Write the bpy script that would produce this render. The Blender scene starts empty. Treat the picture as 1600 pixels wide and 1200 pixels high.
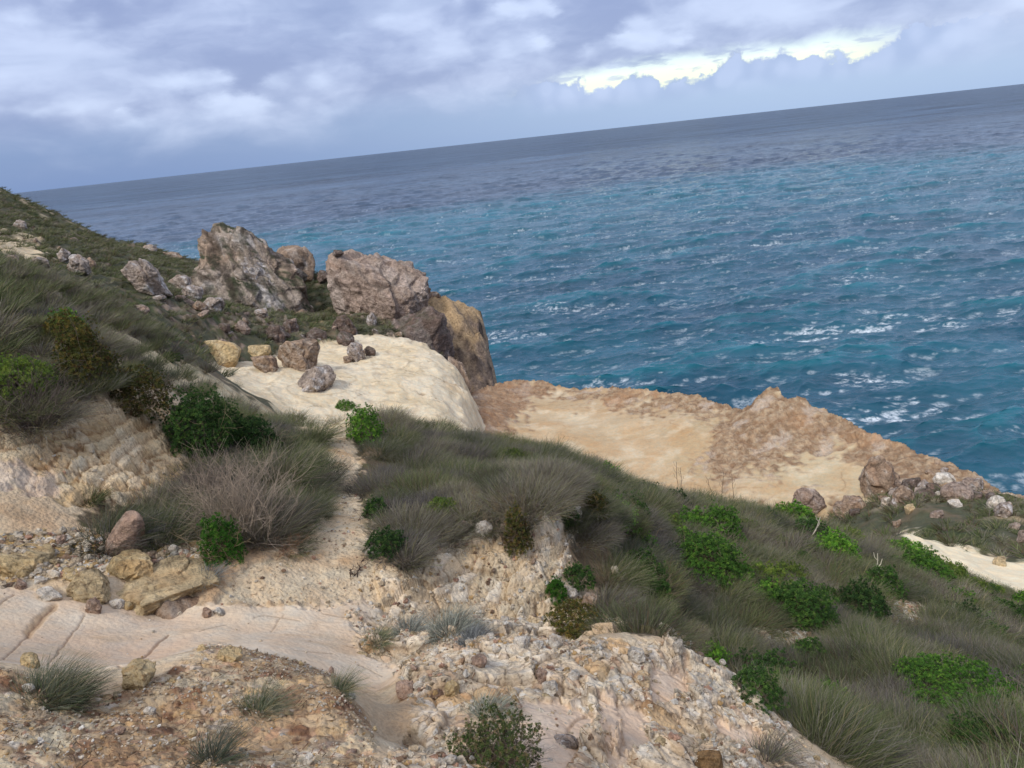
import bpy, bmesh, math, random, time
import numpy as np
from mathutils import Matrix, Vector
T0 = time.time()
rad = math.radians
sc = bpy.context.scene
COL = sc.collection
rng = np.random.default_rng(7)
random.seed(7)

# ------------------------------------------------------------------ camera
EYE = 50.0                                   # metres above the sea
FPX = 1180.0
PITCH = math.atan(381 / FPX); ROLL = rad(6.19)
Fv = np.array([0, math.cos(PITCH), -math.sin(PITCH)])
r0 = np.array([1, 0, 0.]); u0 = np.array([0, math.sin(PITCH), math.cos(PITCH)])
Rv = math.cos(ROLL) * r0 - math.sin(ROLL) * u0
Uv = math.sin(ROLL) * r0 + math.cos(ROLL) * u0
cam_d = bpy.data.cameras.new('camera'); cam = bpy.data.objects.new('camera', cam_d); COL.objects.link(cam)
cam_d.sensor_fit = 'HORIZONTAL'; cam_d.sensor_width = 36; cam_d.lens = 36 * FPX / 1600
cam_d.clip_start = 0.05; cam_d.clip_end = 200000
m = Matrix.Identity(4)
for i in range(3):
    m[i][0] = Rv[i]; m[i][1] = Uv[i]; m[i][2] = -Fv[i]
m[2][3] = EYE
cam.matrix_world = m
sc.camera = cam
sc.view_settings.view_transform = 'Standard'; sc.view_settings.look = 'None'
sc.view_settings.exposure = 0.68; sc.view_settings.gamma = 1
sc.cycles.max_bounces = 5; sc.cycles.diffuse_bounces = 3; sc.cycles.glossy_bounces = 2; sc.cycles.transmission_bounces = 2

# ------------------------------------------------------------------ node helper
class NT:
    def __init__(s, tree): s.t = tree; s.n = tree.nodes; s.l = tree.links
    def add(s, ty, **kw):
        n = s.n.new(ty)
        for k, v in kw.items(): setattr(n, k, v)
        return n
    def set(s, sock, v):
        if isinstance(v, bpy.types.NodeSocket): s.l.new(v, sock)
        elif v is not None:
            if hasattr(sock.default_value, '__len__') and isinstance(v, (tuple, list)) and len(v) == 3 and len(sock.default_value) == 4: v = (*v, 1)
            sock.default_value = v
    def math(s, op, a, b=None, c=None, clamp=False):
        n = s.add('ShaderNodeMath', operation=op, use_clamp=clamp)
        s.set(n.inputs[0], a); s.set(n.inputs[1], b) if b is not None else None
        if c is not None: s.set(n.inputs[2], c)
        return n.outputs[0]
    def noise(s, vec, scale, detail=4, rough=.55, dist=0, col=False):
        n = s.add('ShaderNodeTexNoise'); s.set(n.inputs['Vector'], vec)
        n.inputs['Scale'].default_value = scale; n.inputs['Detail'].default_value = detail
        n.inputs['Roughness'].default_value = rough; n.inputs['Distortion'].default_value = dist
        return n.outputs['Color' if col else 0]
    def vor(s, vec, scale, feature='F1', rand=1):
        n = s.add('ShaderNodeTexVoronoi', feature=feature); s.set(n.inputs['Vector'], vec)
        n.inputs['Scale'].default_value = scale; n.inputs['Randomness'].default_value = rand
        return n.outputs['Distance']
    def ss(s, x, a, b, lo=0., hi=1.):
        n = s.add('ShaderNodeMapRange', interpolation_type='SMOOTHSTEP')
        s.set(n.inputs[0], x); s.set(n.inputs[1], a); s.set(n.inputs[2], b); s.set(n.inputs[3], lo); s.set(n.inputs[4], hi)
        return n.outputs[0]
    def mix(s, f, a, b, mode='MIX'):
        n = s.add('ShaderNodeMix', data_type='RGBA', blend_type=mode)
        s.set(n.inputs[0], f); s.set(n.inputs[6], a); s.set(n.inputs[7], b)
        return n.outputs[2]
    def vmath(s, op, a, b=None):
        n = s.add('ShaderNodeVectorMath', operation=op); s.set(n.inputs[0], a)
        if b is not None: s.set(n.inputs[1], b)
        return n.outputs[0]
    def comb(s, x, y, z):
        n = s.add('ShaderNodeCombineXYZ'); s.set(n.inputs[0], x); s.set(n.inputs[1], y); s.set(n.inputs[2], z); return n.outputs[0]
    def attr(s, name):
        n = s.add('ShaderNodeAttribute', attribute_name=name); return n
    def bump(s, h, dist, strength=1., normal=None):
        n = s.add('ShaderNodeBump'); s.set(n.inputs['Height'], h); n.inputs['Distance'].default_value = dist
        n.inputs['Strength'].default_value = strength
        if normal is not None: s.set(n.inputs['Normal'], normal)
        return n.outputs[0]

# ------------------------------------------------------------------ world: overcast sky with a bright gap
SUN_EL, SUN_AZ = 48, 215                      # behind the camera, to the left
w = bpy.data.worlds.new('World'); sc.world = w; w.use_nodes = True
g = NT(w.node_tree); g.n.clear()
out = g.add('ShaderNodeOutputWorld'); bg = g.add('ShaderNodeBackground')
sky = g.add('ShaderNodeTexSky', sky_type='NISHITA'); sky.sun_disc = False
sky.sun_elevation = rad(SUN_EL); sky.sun_rotation = rad(SUN_AZ)
tc = g.add('ShaderNodeTexCoord').outputs['Generated']
sep = g.add('ShaderNodeSeparateXYZ'); g.set(sep.inputs[0], tc)
X, Y, Z = sep.outputs
el = g.math('MULTIPLY', g.math('ARCSINE', Z), 57.2958)           # degrees
az = g.math('MULTIPLY', g.math('ARCTAN2', X, Y), 57.2958)
cv = g.comb(g.math('MULTIPLY', az, .085), g.math('MULTIPLY', el, .17), 0)
warp = g.noise(cv, 1.3, 4, .55, col=True)
cw = g.vmath('ADD', cv, g.vmath('MULTIPLY', warp, (.6, .45, 0)))
n1 = g.noise(cw, 1.1, 7, .5)
n2 = g.noise(g.vmath('ADD', cw, (3.1, 7.7, 0)), 3.0, 7, .55)
n3 = g.noise(g.comb(g.math('MULTIPLY', az, .03), g.math('MULTIPLY', el, .22), 4.), 1.5, 4, .5)
fw = g.noise(cv, 5., 5, .6, col=True)
bw = g.vmath('ADD', cv, g.vmath('MULTIPLY', fw, (.22, .22, 0)))
puff = g.math('SUBTRACT', 1., g.vor(bw, 2.1, 'SMOOTH_F1')); puff2 = g.math('SUBTRACT', 1., g.vor(bw, 5.3, 'SMOOTH_F1'))
pf = g.math('ADD', g.math('MULTIPLY', puff, .6), g.math('MULTIPLY', puff2, .4))
body = g.math('ADD', g.math('MULTIPLY', n1, .75), g.math('ADD', g.math('MULTIPLY', n2, .2), g.math('MULTIPLY', n3, .25)))
bright = g.ss(body, .48, .74)
cl = g.mix(bright, (.265, .325, .54), (.52, .60, .82))
# heaped heads: lit tops where the puffs bulge
cn = g.noise(g.comb(g.math('MULTIPLY', az, .07), g.math('MULTIPLY', el, .16), 9.), 1.6, 4, .5)
heads = g.math('MULTIPLY', g.ss(pf, .48, .74), g.math('MULTIPLY', g.ss(cn, .42, .62), g.ss(el, 1.5, 3.5)))
cl = g.mix(g.math('MULTIPLY', heads, .9), cl, (.59, .68, .90))
dk = g.math('MULTIPLY', g.ss(n3, .52, .64), g.ss(puff, .75, .45))
cl = g.mix(g.math('MULTIPLY', dk, .45), cl, (.26, .33, .54))
# rain haze toward the horizon: blue grey on the left, paler on the right
hz = g.mix(g.ss(az, -30, 25), (.175, .27, .50), (.36, .49, .72))
cl = g.mix(g.ss(g.math('ADD', el, g.math('MULTIPLY', g.math('SUBTRACT', n1, .5), 5.)), 1.0, 4.6, 1., 0.), cl, hz)
# the gap
bn = g.noise(g.comb(g.math('MULTIPLY', az, .20), 2.0, 0.5), 1.0, 2, .5)
bw2 = g.vmath('ADD', g.comb(g.math('MULTIPLY', az, .75), g.math('MULTIPLY', el, .75), 3.5), g.vmath('MULTIPLY', g.noise(g.comb(az, el, 1.), 1.4, 4, .6, col=True), (.35, .35, 0)))
bp = g.vor(bw2, 1., 'SMOOTH_F1'); bn2 = g.noise(g.comb(az, el, 7.), 2.2, 4, .6)
low = g.math('ADD', g.math('ADD', 1.75, g.math('MULTIPLY', g.ss(bn, .34, .60), 1.5)), g.math('ADD', g.math('MULTIPLY', g.math('SUBTRACT', .75, bp), 1.7), g.math('MULTIPLY', g.math('SUBTRACT', bn2, .5), 1.3)))
low = g.math('ADD', low, g.ss(az, 5, 22, 0., .35))
upp = g.math('ADD', g.ss(az, 1., 9., 2.9, 4.2), g.math('MULTIPLY', g.math('SUBTRACT', n2, .5), 2.2))
gap = g.math('MULTIPLY', g.ss(g.math('SUBTRACT', el, low), -.10, .34), g.ss(g.math('SUBTRACT', upp, el), -.5, .7))
gap = g.math('MULTIPLY', gap, g.math('MULTIPLY', g.ss(az, 1.5, 5.), g.ss(az, 31., 23.)))
gap = g.math('MULTIPLY', gap, g.ss(g.noise(g.comb(g.math('MULTIPLY', az, .35), g.math('MULTIPLY', el, 1.6), 12.), 1.2, 4, .55), .36, .5, .35, 1.))
gapc = g.mix(g.ss(el, 2.6, 4.2), (1.0, 1.04, .76), (.74, .88, .90))
cl = g.mix(gap, cl, gapc)
# low grey-blue cumulus bank under the gap
bank = g.math('MULTIPLY', g.ss(g.math('SUBTRACT', low, el), 0., .12), g.math('MULTIPLY', g.ss(el, .9, 2.6), g.math('MULTIPLY', g.ss(az, 2, 5), g.ss(az, 36., 28.))))
cl = g.mix(g.math('MULTIPLY', bank, .7), cl, g.mix(g.ss(bp, .25, .7), (.44, .54, .80), (.31, .41, .67)))
# the overcast deck is thinner and brighter overhead
over = g.ss(el, 14, 60, 1., 1.8)
cl = g.mix(1., cl, g.comb(over, over, over), 'MULTIPLY')
cool = g.mix(g.ss(el, 14, 60), (1, 1, 1), (1.12, 1.0, .80)); cl = g.mix(1., cl, cool, 'MULTIPLY')
nish = g.mix(1., sky.outputs[0], (.1, .1, .1), 'MULTIPLY')
full = g.mix(.9, nish, g.mix(1., cl, (.74, .74, .745), 'MULTIPLY'))
g.set(bg.inputs[0], full); bg.inputs[1].default_value = 1.0
g.l.new(bg.outputs[0], out.inputs[0])

sun_d = bpy.data.lights.new('sun', 'SUN'); sun = bpy.data.objects.new('sun', sun_d); COL.objects.link(sun)
sun_d.energy = 1.5; sun_d.angle = rad(16); sun_d.color = (1, .965, .91)
sdir = Vector((math.sin(rad(SUN_AZ)) * math.cos(rad(SUN_EL)), math.cos(rad(SUN_AZ)) * math.cos(rad(SUN_EL)), math.sin(rad(SUN_EL))))
sun.rotation_euler = sdir.to_track_quat('Z', 'Y').to_euler(); sun.location = (0, 0, EYE + 30)

# ------------------------------------------------------------------ numeric helpers
def sstep(a, b, x):
    t = np.clip((x - a) / (b - a), 0, 1); return t * t * (3 - 2 * t)
_perm = np.random.default_rng(1).permutation(4096).astype(np.int32)
_gr = np.random.default_rng(2).uniform(0, 2 * np.pi, 4096); _gx = np.cos(_gr).astype(np.float32); _gy = np.sin(_gr).astype(np.float32)
def perlin(x, y, seed=0):
    x = np.asarray(x, np.float32); y = np.asarray(y, np.float32)
    xi = np.floor(x).astype(np.int32); yi = np.floor(y).astype(np.int32)
    xf = x - xi; yf = y - yi
    u = xf * xf * xf * (xf * (xf * 6 - 15) + 10); v = yf * yf * yf * (yf * (yf * 6 - 15) + 10)
    def gd(i, j, dx, dy):
        h = _perm[(_perm[(i + seed * 57) & 4095] + j) & 4095]
        return _gx[h] * dx + _gy[h] * dy
    a = gd(xi, yi, xf, yf); b = gd(xi + 1, yi, xf - 1, yf); c = gd(xi, yi + 1, xf, yf - 1); d = gd(xi + 1, yi + 1, xf - 1, yf - 1)
    return ((a + (b - a) * u) * (1 - v) + (c + (d - c) * u) * v) * 1.5
def fbm(x, y, sc_, oc=4, seed=0, gain=.5, lac=2.03):
    s = 0; a = 1.; f = 1. / sc_; t = 0
    for i in range(oc):
        s = s + a * perlin(x * f + 13.7 * i, y * f - 7.1 * i, seed + i); t += a; a *= gain; f *= lac
    return s / t
def ridged(x, y, sc_, oc=4, seed=0):
    s = 0; a = 1.; f = 1. / sc_; t = 0
    for i in range(oc):
        s = s + a * (1 - np.abs(perlin(x * f + 3.3 * i, y * f + 9.1 * i, seed + i)) * 2); t += a; a *= .5; f *= 2.1
    return s / t
def cells(x, y, sc_, seed=0):
    """worley: F1, F2, random id value"""
    x = np.asarray(x, np.float32) / sc_; y = np.asarray(y, np.float32) / sc_
    xi = np.floor(x).astype(np.int32); yi = np.floor(y).astype(np.int32)
    f1 = np.full(x.shape, 9., np.float32); f2 = f1.copy(); idv = np.zeros(x.shape, np.float32)
    for i in (-1, 0, 1):
        for j in (-1, 0, 1):
            h = _perm[(_perm[(xi + i + seed * 31) & 4095] + yi + j) & 4095]
            h2 = _perm[(h + 77) & 4095]
            dx = xi + i + h / 4096. - x; dy = yi + j + h2 / 4096. - y
            d = np.sqrt(dx * dx + dy * dy)
            m1 = d < f1
            f2 = np.where(m1, f1, np.minimum(f2, d)); idv = np.where(m1, _perm[(h2 + 5) & 4095] / 4096., idv); f1 = np.where(m1, d, f1)
    return f1, f2, idv
def ray(u, v):
    u = np.asarray(u, float); v = np.asarray(v, float)
    d = Fv + Rv * ((u[..., None] - 800) / FPX) + Uv * ((600 - v[..., None]) / FPX)
    return d / np.linalg.norm(d, axis=-1, keepdims=True)
def P3(u, v, D): return ray(u, v) * np.asarray(D, float)[..., None]       # relative to the eye
def project(x, y, z):
    q = np.stack([x, y, z], -1); zc = q @ Fv
    return 800 + FPX * (q @ Rv) / np.maximum(zc, .01), 600 - FPX * (q @ Uv) / np.maximum(zc, .01)
def inpoly(x, y, poly):
    poly = np.asarray(poly, float); ins = np.zeros(x.shape, bool)
    for i in range(len(poly)):
        x1, y1 = poly[i]; x2, y2 = poly[(i + 1) % len(poly)]
        if y1 == y2: continue
        c = ((y1 > y) != (y2 > y)) & (x < (x2 - x1) * (y - y1) / (y2 - y1) + x1)
        ins ^= c
    return ins
def sdpoly(x, y, poly):
    """signed distance, negative inside"""
    poly = np.asarray(poly, float); best = np.full(x.shape, 1e9)
    for i in range(len(poly)):
        a = poly[i]; b = poly[(i + 1) % len(poly)]; e = b - a
        t = np.clip(((x - a[0]) * e[0] + (y - a[1]) * e[1]) / max(1e-9, e @ e), 0, 1)
        dx = x - a[0] - t * e[0]; dy = y - a[1] - t * e[1]
        best = np.minimum(best, dx * dx + dy * dy)
    d = np.sqrt(best)
    return np.where(inpoly(x, y, poly), -d, d)
class RBF:
    """linear-kernel interpolation of tan(elevation) over (azimuth, ln r)"""
    def __init__(s, pts, k=1.6, smooth=.0):
        p = np.array(pts, float); r = np.hypot(p[:, 0], p[:, 1])
        s.q = np.stack([np.arctan2(p[:, 0], p[:, 1]) * k, np.log(r)], 1); s.k = k
        t = p[:, 2] / r
        d = np.sqrt(((s.q[:, None] - s.q[None]) ** 2).sum(-1) + 1e-3)
        n = len(t); A = np.zeros((n + 3, n + 3)); A[:n, :n] = d - smooth * np.eye(n); A[:n, n] = 1; A[n, :n] = 1
        A[:n, n + 1:] = s.q; A[n + 1:, :n] = s.q.T
        s.w = np.linalg.solve(A, np.concatenate([t, [0, 0, 0]]))
    def __call__(s, th, lr):
        o = np.zeros(th.shape); a = th.ravel() * s.k; b = lr.ravel(); res = np.zeros(a.shape)
        for i in range(len(s.q)): res += s.w[i] * np.sqrt((a - s.q[i, 0]) ** 2 + (b - s.q[i, 1]) ** 2 + 1e-3)
        res += s.w[-3] + s.w[-2] * a + s.w[-1] * b
        return res.reshape(th.shape)
def mesh_from(name, V, Fq, smooth=True):
    me = bpy.data.meshes.new(name); V = np.asarray(V, np.float32); Fq = np.asarray(Fq, np.int32); k = Fq.shape[1]
    me.vertices.add(len(V)); me.vertices.foreach_set('co', V.ravel())
    me.loops.add(Fq.size); me.loops.foreach_set('vertex_index', Fq.ravel())
    me.polygons.add(len(Fq)); me.polygons.foreach_set('loop_start', np.arange(0, Fq.size, k, dtype=np.int32))
    me.polygons.foreach_set('loop_total', np.full(len(Fq), k, np.int32))
    me.update(calc_edges=True)
    me.polygons.foreach_set('use_smooth', np.full(len(Fq), smooth, bool))
    return me
def vcol(me, name, C):
    a = me.color_attributes.new(name, 'FLOAT_COLOR', 'POINT'); C = np.asarray(C, np.float32)
    if C.shape[1] == 3: C = np.concatenate([C, np.ones((len(C), 1), np.float32)], 1)
    a.data.foreach_set('color', np.ascontiguousarray(C).ravel())
def vflt(me, name, v):
    a = me.attributes.new(name, 'FLOAT', 'POINT'); a.data.foreach_set('value', np.asarray(v, np.float32).ravel())
def link(name, me, mat=None, parent=None, label=None, cat=None, group=None, kind=None, loc=None):
    o = bpy.data.objects.new(name, me); COL.objects.link(o)
    if mat is not None and me is not None and not me.materials: me.materials.append(mat)
    if parent: o.parent = parent
    if loc is not None: o.location = loc
    tag(o, label, cat, group, kind); return o
def tag(o, label=None, cat=None, group=None, kind=None):
    if label: o['label'] = label
    if cat: o['category'] = cat
    if group: o['group'] = group
    if kind: o['kind'] = kind
def S(r_, g_, b_):                                # sRGB 0-255 -> linear
    f = lambda c: (c / 255 / 12.92) if c / 255 <= .04045 else ((c / 255 + .055) / 1.055) ** 2.4
    return np.array([f(r_), f(g_), f(b_)], np.float32)

# ------------------------------------------------------------------ materials
def principled(name, rough=.9, spec=.25):
    mt = bpy.data.materials.new(name); mt.use_nodes = True; k = NT(mt.node_tree)
    b = mt.node_tree.nodes['Principled BSDF']; b.inputs['Roughness'].default_value = rough
    b.inputs['Specular IOR Level'].default_value = spec
    return mt, k, b
def mat_ground():
    mt, k, b = principled('ground_surface', .93, .15)
    a = k.attr('col').outputs['Color']; rg = k.attr('rough').outputs['Fac']
    pos = k.add('ShaderNodeNewGeometry').outputs['Position']
    n = k.noise(pos, 9, 6, .65); nf = k.noise(pos, 60, 4, .7); nb = k.noise(pos, 1.1, 6, .6)
    f = k.math('ADD', k.math('MULTIPLY', k.math('SUBTRACT', n, .5), 1.1), k.math('MULTIPLY', k.math('SUBTRACT', nf, .5), 1.0))
    f = k.math('ADD', k.math('MULTIPLY', k.math('MULTIPLY', f, rg), .85), 1.)
    f = k.math('ADD', f, k.math('MULTIPLY', k.math('SUBTRACT', nb, .5), .3))
    nm = k.noise(pos, 3.3, 7, .72); f = k.math('ADD', f, k.math('MULTIPLY', k.math('MULTIPLY', k.math('SUBTRACT', nm, .5), rg), 1.1))
    c = k.mix(1., a, k.comb(f, f, f), 'MULTIPLY')
    hue = k.mix(k.ss(k.noise(pos, 4, 3, .6), .35, .7), (1.05, .98, .92), (.97, 1.0, 1.03)); c = k.mix(1., c, hue, 'MULTIPLY')
    k.set(b.inputs['Base Color'], c)
    v = k.vor(pos, 26, 'F1'); h = k.math('ADD', k.math('MULTIPLY', n, 1.2), k.math('ADD', k.math('MULTIPLY', v, -.5), k.math('MULTIPLY', nf, .35)))
    h = k.math('MULTIPLY', h, k.math('ADD', rg, .05))
    k.set(b.inputs['Normal'], k.bump(h, .045, 1.))
    return mt
def mat_rock(name='weathered_rock'):
    mt, k, b = principled(name, .92, .15)
    a = k.attr('col').outputs['Color']
    pos = k.add('ShaderNodeNewGeometry').outputs['Position']
    n = k.noise(pos, 3.2, 8, .68, .3); nf = k.noise(pos, 22, 5, .7)
    f = k.math('ADD', k.math('MULTIPLY', k.math('SUBTRACT', n, .5), 2.0), k.math('ADD', k.math('MULTIPLY', k.math('SUBTRACT', nf, .5), 1.1), 1.))
    pit = k.noise(pos, 1.3, 9, .72, .6); f = k.math('MULTIPLY', f, k.ss(k.math('ABSOLUTE', k.math('SUBTRACT', pit, .5)), .0, .035, .62, 1.))
    c = k.mix(1., a, k.comb(f, f, f), 'MULTIPLY')
    k.set(b.inputs['Base Color'], c)
    vv = k.vor(pos, 7, 'F1')
    h = k.math('ADD', k.math('MULTIPLY', n, 1.2), k.math('ADD', k.math('MULTIPLY', nf, .3), k.math('MULTIPLY', vv, -.4)))
    k.set(b.inputs['Normal'], k.bump(h, .16, 1.))
    return mt
def mat_plant(name, transl=.25):
    mt, k, b = principled(name, .8, .12)
    a = k.attr('col').outputs['Color']
    oi = k.add('ShaderNodeObjectInfo').outputs['Random']
    f = k.math('ADD', .72, k.math('MULTIPLY', oi, .62))
    c = k.mix(1., a, k.comb(f, f, k.math('ADD', .8, k.math('MULTIPLY', oi, .3))), 'MULTIPLY')
    k.set(b.inputs['Base Color'], c)
    tr = k.add('ShaderNodeBsdfTranslucent'); k.set(tr.inputs[0], c)
    mx = k.add('ShaderNodeMixShader'); mx.inputs[0].default_value = transl
    k.l.new(b.outputs[0], mx.inputs[1]); k.l.new(tr.outputs[0], mx.inputs[2])
    k.l.new(mx.outputs[0], mt.node_tree.nodes['Material Output'].inputs[0])
    return mt
M_ground = mat_ground(); M_rock = mat_rock(); M_leaf = mat_plant('leaf'); M_blade = mat_plant('grass_blade', .2); M_twig = mat_plant('dry_twig', .0)
#PART2
# ------------------------------------------------------------------ terrain: control points read as (pixel, distance)
def pts(lst): return [tuple(P3(u, v, D)) for u, v, D in lst]
HILL = pts([
 # knoll underfoot
 (-100,1200,3.4),(0,1200,3.3),(200,1200,3.2),(400,1200,3.1),(560,1200,3.1),(700,1200,3.25),(850,1200,3.5),(1000,1200,4.0),(1100,1200,4.4),(1200,1200,4.8),(1290,1200,5.6),(1400,1200,7.3),(1600,1200,8),(1750,1200,8.2),
 (0,1045,4.05),(-120,1040,4.1),(120,1085,3.9),(200,1078,4.0),(260,1050,4.2),(330,1022,4.4),(450,1045,4.3),(530,1065,4.15),(560,1120,3.8),
 (200,1140,3.55),(400,1120,3.7),
 # clay slab in the gully
 (0,1025,5.7),(-150,1000,6),(0,935,7.2),(120,1055,5.4),(250,1040,5.5),(250,955,7.1),(450,1005,5.9),(420,955,7.0),(500,962,6.9),(590,1000,6.3),(600,1060,5.6),(600,1110,4.9),(600,1160,4.0),
 # broken mound on the right
 (640,1120,4.2),(650,1040,5.2),(700,990,6.0),(570,985,6.6),(760,1000,5.7),(850,1005,5.5),(950,1000,5.6),(1040,1000,5.9),(850,1100,4.3),(950,1100,4.6),(1050,1100,5.0),(1060,1020,6.0),(1100,1060,5.8),(1150,1100,5.6),(1210,1150,5.4),(1270,1190,5.4),(1000,1050,5.2),
 # eroded bank beneath the scrub
 (620,960,7.2),(700,965,7.6),(850,985,8.0),(920,960,8.5),(640,870,7.7),(700,830,8.4),(780,812,8.5),(850,792,8.9),(905,770,9.6),(760,900,8.15),(850,880,8.5),
 # path
 (440,900,7.3),(500,900,7.4),(520,800,8.9),(530,700,11.5),(545,655,13.6),(400,900,7.3),(470,740,10.3),
 # rock ledge and scarp on the left
 (100,870,7.9),(200,900,7.5),(330,900,7.3),(0,850,8.1),(50,820,8.4),(150,800,8.8),(250,800,8.9),(50,720,9.1),(150,720,9.35),(250,720,9.9),(0,650,9.4),(150,635,9.9),(230,650,10.4),(285,668,11),(350,780,9.4),(350,700,10.5),
 (-200,850,8.3),(-200,700,9.4),(-200,560,10.5),
 # left hillside
 (0,560,11),(100,520,13),(0,480,15),(0,420,21),(150,480,25),(200,560,16),(250,565,20),(290,624,15),(340,654,14),(430,664,15),(500,664,14.3),(-250,450,12),(-250,400,22),(60,450,19),
 (300,575,34),(200,510,38),(300,520,52),(400,520,58),(500,520,61),(600,520,63),(450,490,74),(350,470,78),(200,440,62),(100,440,46),(200,405,82),(280,410,100),(0,380,62),(100,385,76),(0,340,85),(-200,330,80),(-200,380,50),
 (0,297,110),(-150,245,112),(-300,200,115),(50,322,108),(100,348,106),(150,372,106),(200,386,107),(240,394,108),(290,409,110),(350,430,100),(450,430,92),(500,432,86),(600,470,80),(680,505,73),
 (430,640,24),(350,610,30),
 # scrub slope
 (600,755,10.6),(700,750,11),(800,750,11.2),(560,652,14.5),(650,672,15),(760,695,15),(850,705,15.5),(950,745,15.6),(1000,770,16),(1100,790,17),(1200,808,18.5),(1300,838,19.5),(1400,874,20.5),(1500,926,19.5),(1575,985,18),(1640,1040,17),
 (900,850,9.4),(950,900,9.4),(940,950,8.8),(1000,900,10.6),(1100,900,11.8),(1200,900,13.2),(1300,920,13.8),(1000,830,12.5),(1100,840,14),(1400,950,14.5),(970,985,8.4),(1100,1000,10),(1200,1000,10.8),(1300,1000,11.8),(1500,1000,14),(1600,1010,15.5),(1100,1050,9.0),(1200,1100,8.7),(1300,1100,9),(1480,1100,10.2),(1600,1100,11),(1750,1100,11.5),(1400,1050,10.3),
])
def azp(az, r, z): return (r * math.sin(rad(az)), r * math.cos(rad(az)), z)
for a, z1, z2 in [(-180,-1.3,-1.0),(-140,-1.35,-1.0),(-100,-1.45,-1.1),(-60,-1.55,-1.45),(-40,-1.62,-1.55),(-15,-1.65,-1.8),(10,-1.68,-1.9),(30,-1.75,-2.2),(50,-1.8,-2.5),(90,-1.75,-2.4),(130,-1.5,-1.7)]:
    HILL.append(azp(a, .7, z1)); HILL.append(azp(a, 1.5, z2))
for a, s in [(-170,1.0),(-140,1.),(-110,1.0),(-80,1.0),(-60,.7),(165,1),(140,.2),(110,-2.2),(80,-3),(60,-3.5)]:
    for r_ in (5, 12, 30, 80): HILL.append(azp(a, r_, -1 + s * .16 * (r_ - 3) if s > 0 else max(-22, -2 + s * .25 * (r_ - 2))))
# hidden fall of the slope behind its brow
for a, L in [(-16,[(20,-8.5),(28,-12),(36,-15.2),(44,-17)]),(-10,[(20,-9.5),(27,-13.5),(34,-17.),(42,-19)]),(-2,[(20,-10.8),(26,-15),(33,-20),(45,-22)]),(8,[(19,-11.3),(25,-16),(31,-20.4),(45,-22)]),(18,[(22,-13.3),(27,-17),(32,-20.6),(45,-22)]),(24,[(23,-14.2),(27,-18),(45,-22)]),(-22,[(32,-9.8),(40,-12.6)])]:
    for r_, z_ in L: HILL.append(azp(a, r_, z_))
# scrubby bench on the far right and the pale rounded rim in front of it
HILL += pts([(1400,838,27),(1450,856,27),(1500,880,26.5),(1560,905,25.5),(1610,940,23.5),(1600,900,26.5),(1450,845,29),(1550,870,30),(1650,900,28),(1430,800,35),(1500,800,35.5),(1600,830,33),(1700,860,31),(1560,785,38),(1400,790,38),(1480,770,40),(1600,795,37),(1350,800,38),(1700,830,36)])
hill_rbf = RBF(HILL)
SHELF = pts([(720,628,58),(760,603,62),(800,595,63),(850,596,62),(900,612,60),(1000,614,57),(1100,628,54),(1150,645,51.5),(1172,629,51.3),(1200,610,51.5),(1222,613,51),(1245,622,50.5),(1270,635,50),(1310,652,49),(1350,672,47.5),(1400,692,46),(1450,713,44.5),(1500,736,43),(1550,760,41.5),(1600,777,40.5),(1700,830,38.5),(1850,900,36),
 (740,645,54),(800,650,55.5),(900,650,54.5),(900,690,50),(1000,700,48.5),(1000,745,45),(1100,700,47.5),(1100,670,49.5),(1200,650,49.3),(1200,700,47),(1200,760,43),(1300,720,45.5),(1300,770,42),(1370,775,41.5),(1450,780,40),(1450,750,42),(1520,780,39.5),(1600,800,38.5),(1100,755,44)])
for a in range(-20, 61, 8): SHELF.append(azp(a, 30, -20.6)); SHELF.append(azp(a, 24, -20.8))
SHELF += [azp(-12, 60, -19.6), azp(-12, 45, -20.3), azp(-20, 60, -19.8), azp(-25, 45, -20.5)]
shelf_rbf = RBF(SHELF)
e = pts([(690,640,58),(725,624,60),(760,602,62),(800,593,63),(835,591,62.5),(852,594,62),(868,604,61),(930,608,60),(1000,612,57.5),(1060,618,56),(1100,624,54.5),(1135,634,53),(1158,640,51.5),(1175,628,51),(1190,612,51.5),(1215,609,51.5),(1235,622,50.5),(1252,618,50.5),(1270,631,50),(1310,649,49),(1350,669,47.5),(1400,690,46),(1450,711,44.5),(1500,734,43),(1550,759,41.5),(1600,775,40.5),(1700,830,38.5),(1850,900,36)])
shelf_edge_th = np.array([math.atan2(p[0], p[1]) for p in e]); shelf_edge_r = np.array([math.hypot(p[0], p[1]) for p in e])
LEDGE = pts([(300,558,50),(380,562,54),(480,548,57),(560,540,59),(600,534,60),(645,534,60),(680,548,57.5),(705,568,54.5),(716,600,50.5),(717,640,46.5),(745,667,42.5),
 (330,578,47),(400,600,46.5),(350,600,44),(450,622,44.5),(500,630,44),(540,640,43.5),(600,640,44.5),(640,600,49),(560,580,51),(600,560,55),(660,560,55),(680,620,47.5),(680,650,44),(480,580,49.5),(430,575,50),(400,640,41)])
LEDGE += [azp(-6, 34, -15.2), azp(-14, 34, -14.6), azp(-20, 34, -13)]
ledge_rbf = RBF(LEDGE)
LP = [tuple(P3(u, v, D)[:2]) for u, v, D in [(270,575,50),(330,560,55),(400,556,60),(480,546,62),(560,535,63),(600,530,63),(645,530,62),(682,545,59),(706,565,55.5),(718,600,51),(717,625,47.5),(722,650,44.5),(748,670,42.5),(745,700,39),(640,720,35),(500,700,35),(350,660,36),(270,620,40)]]

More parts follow.
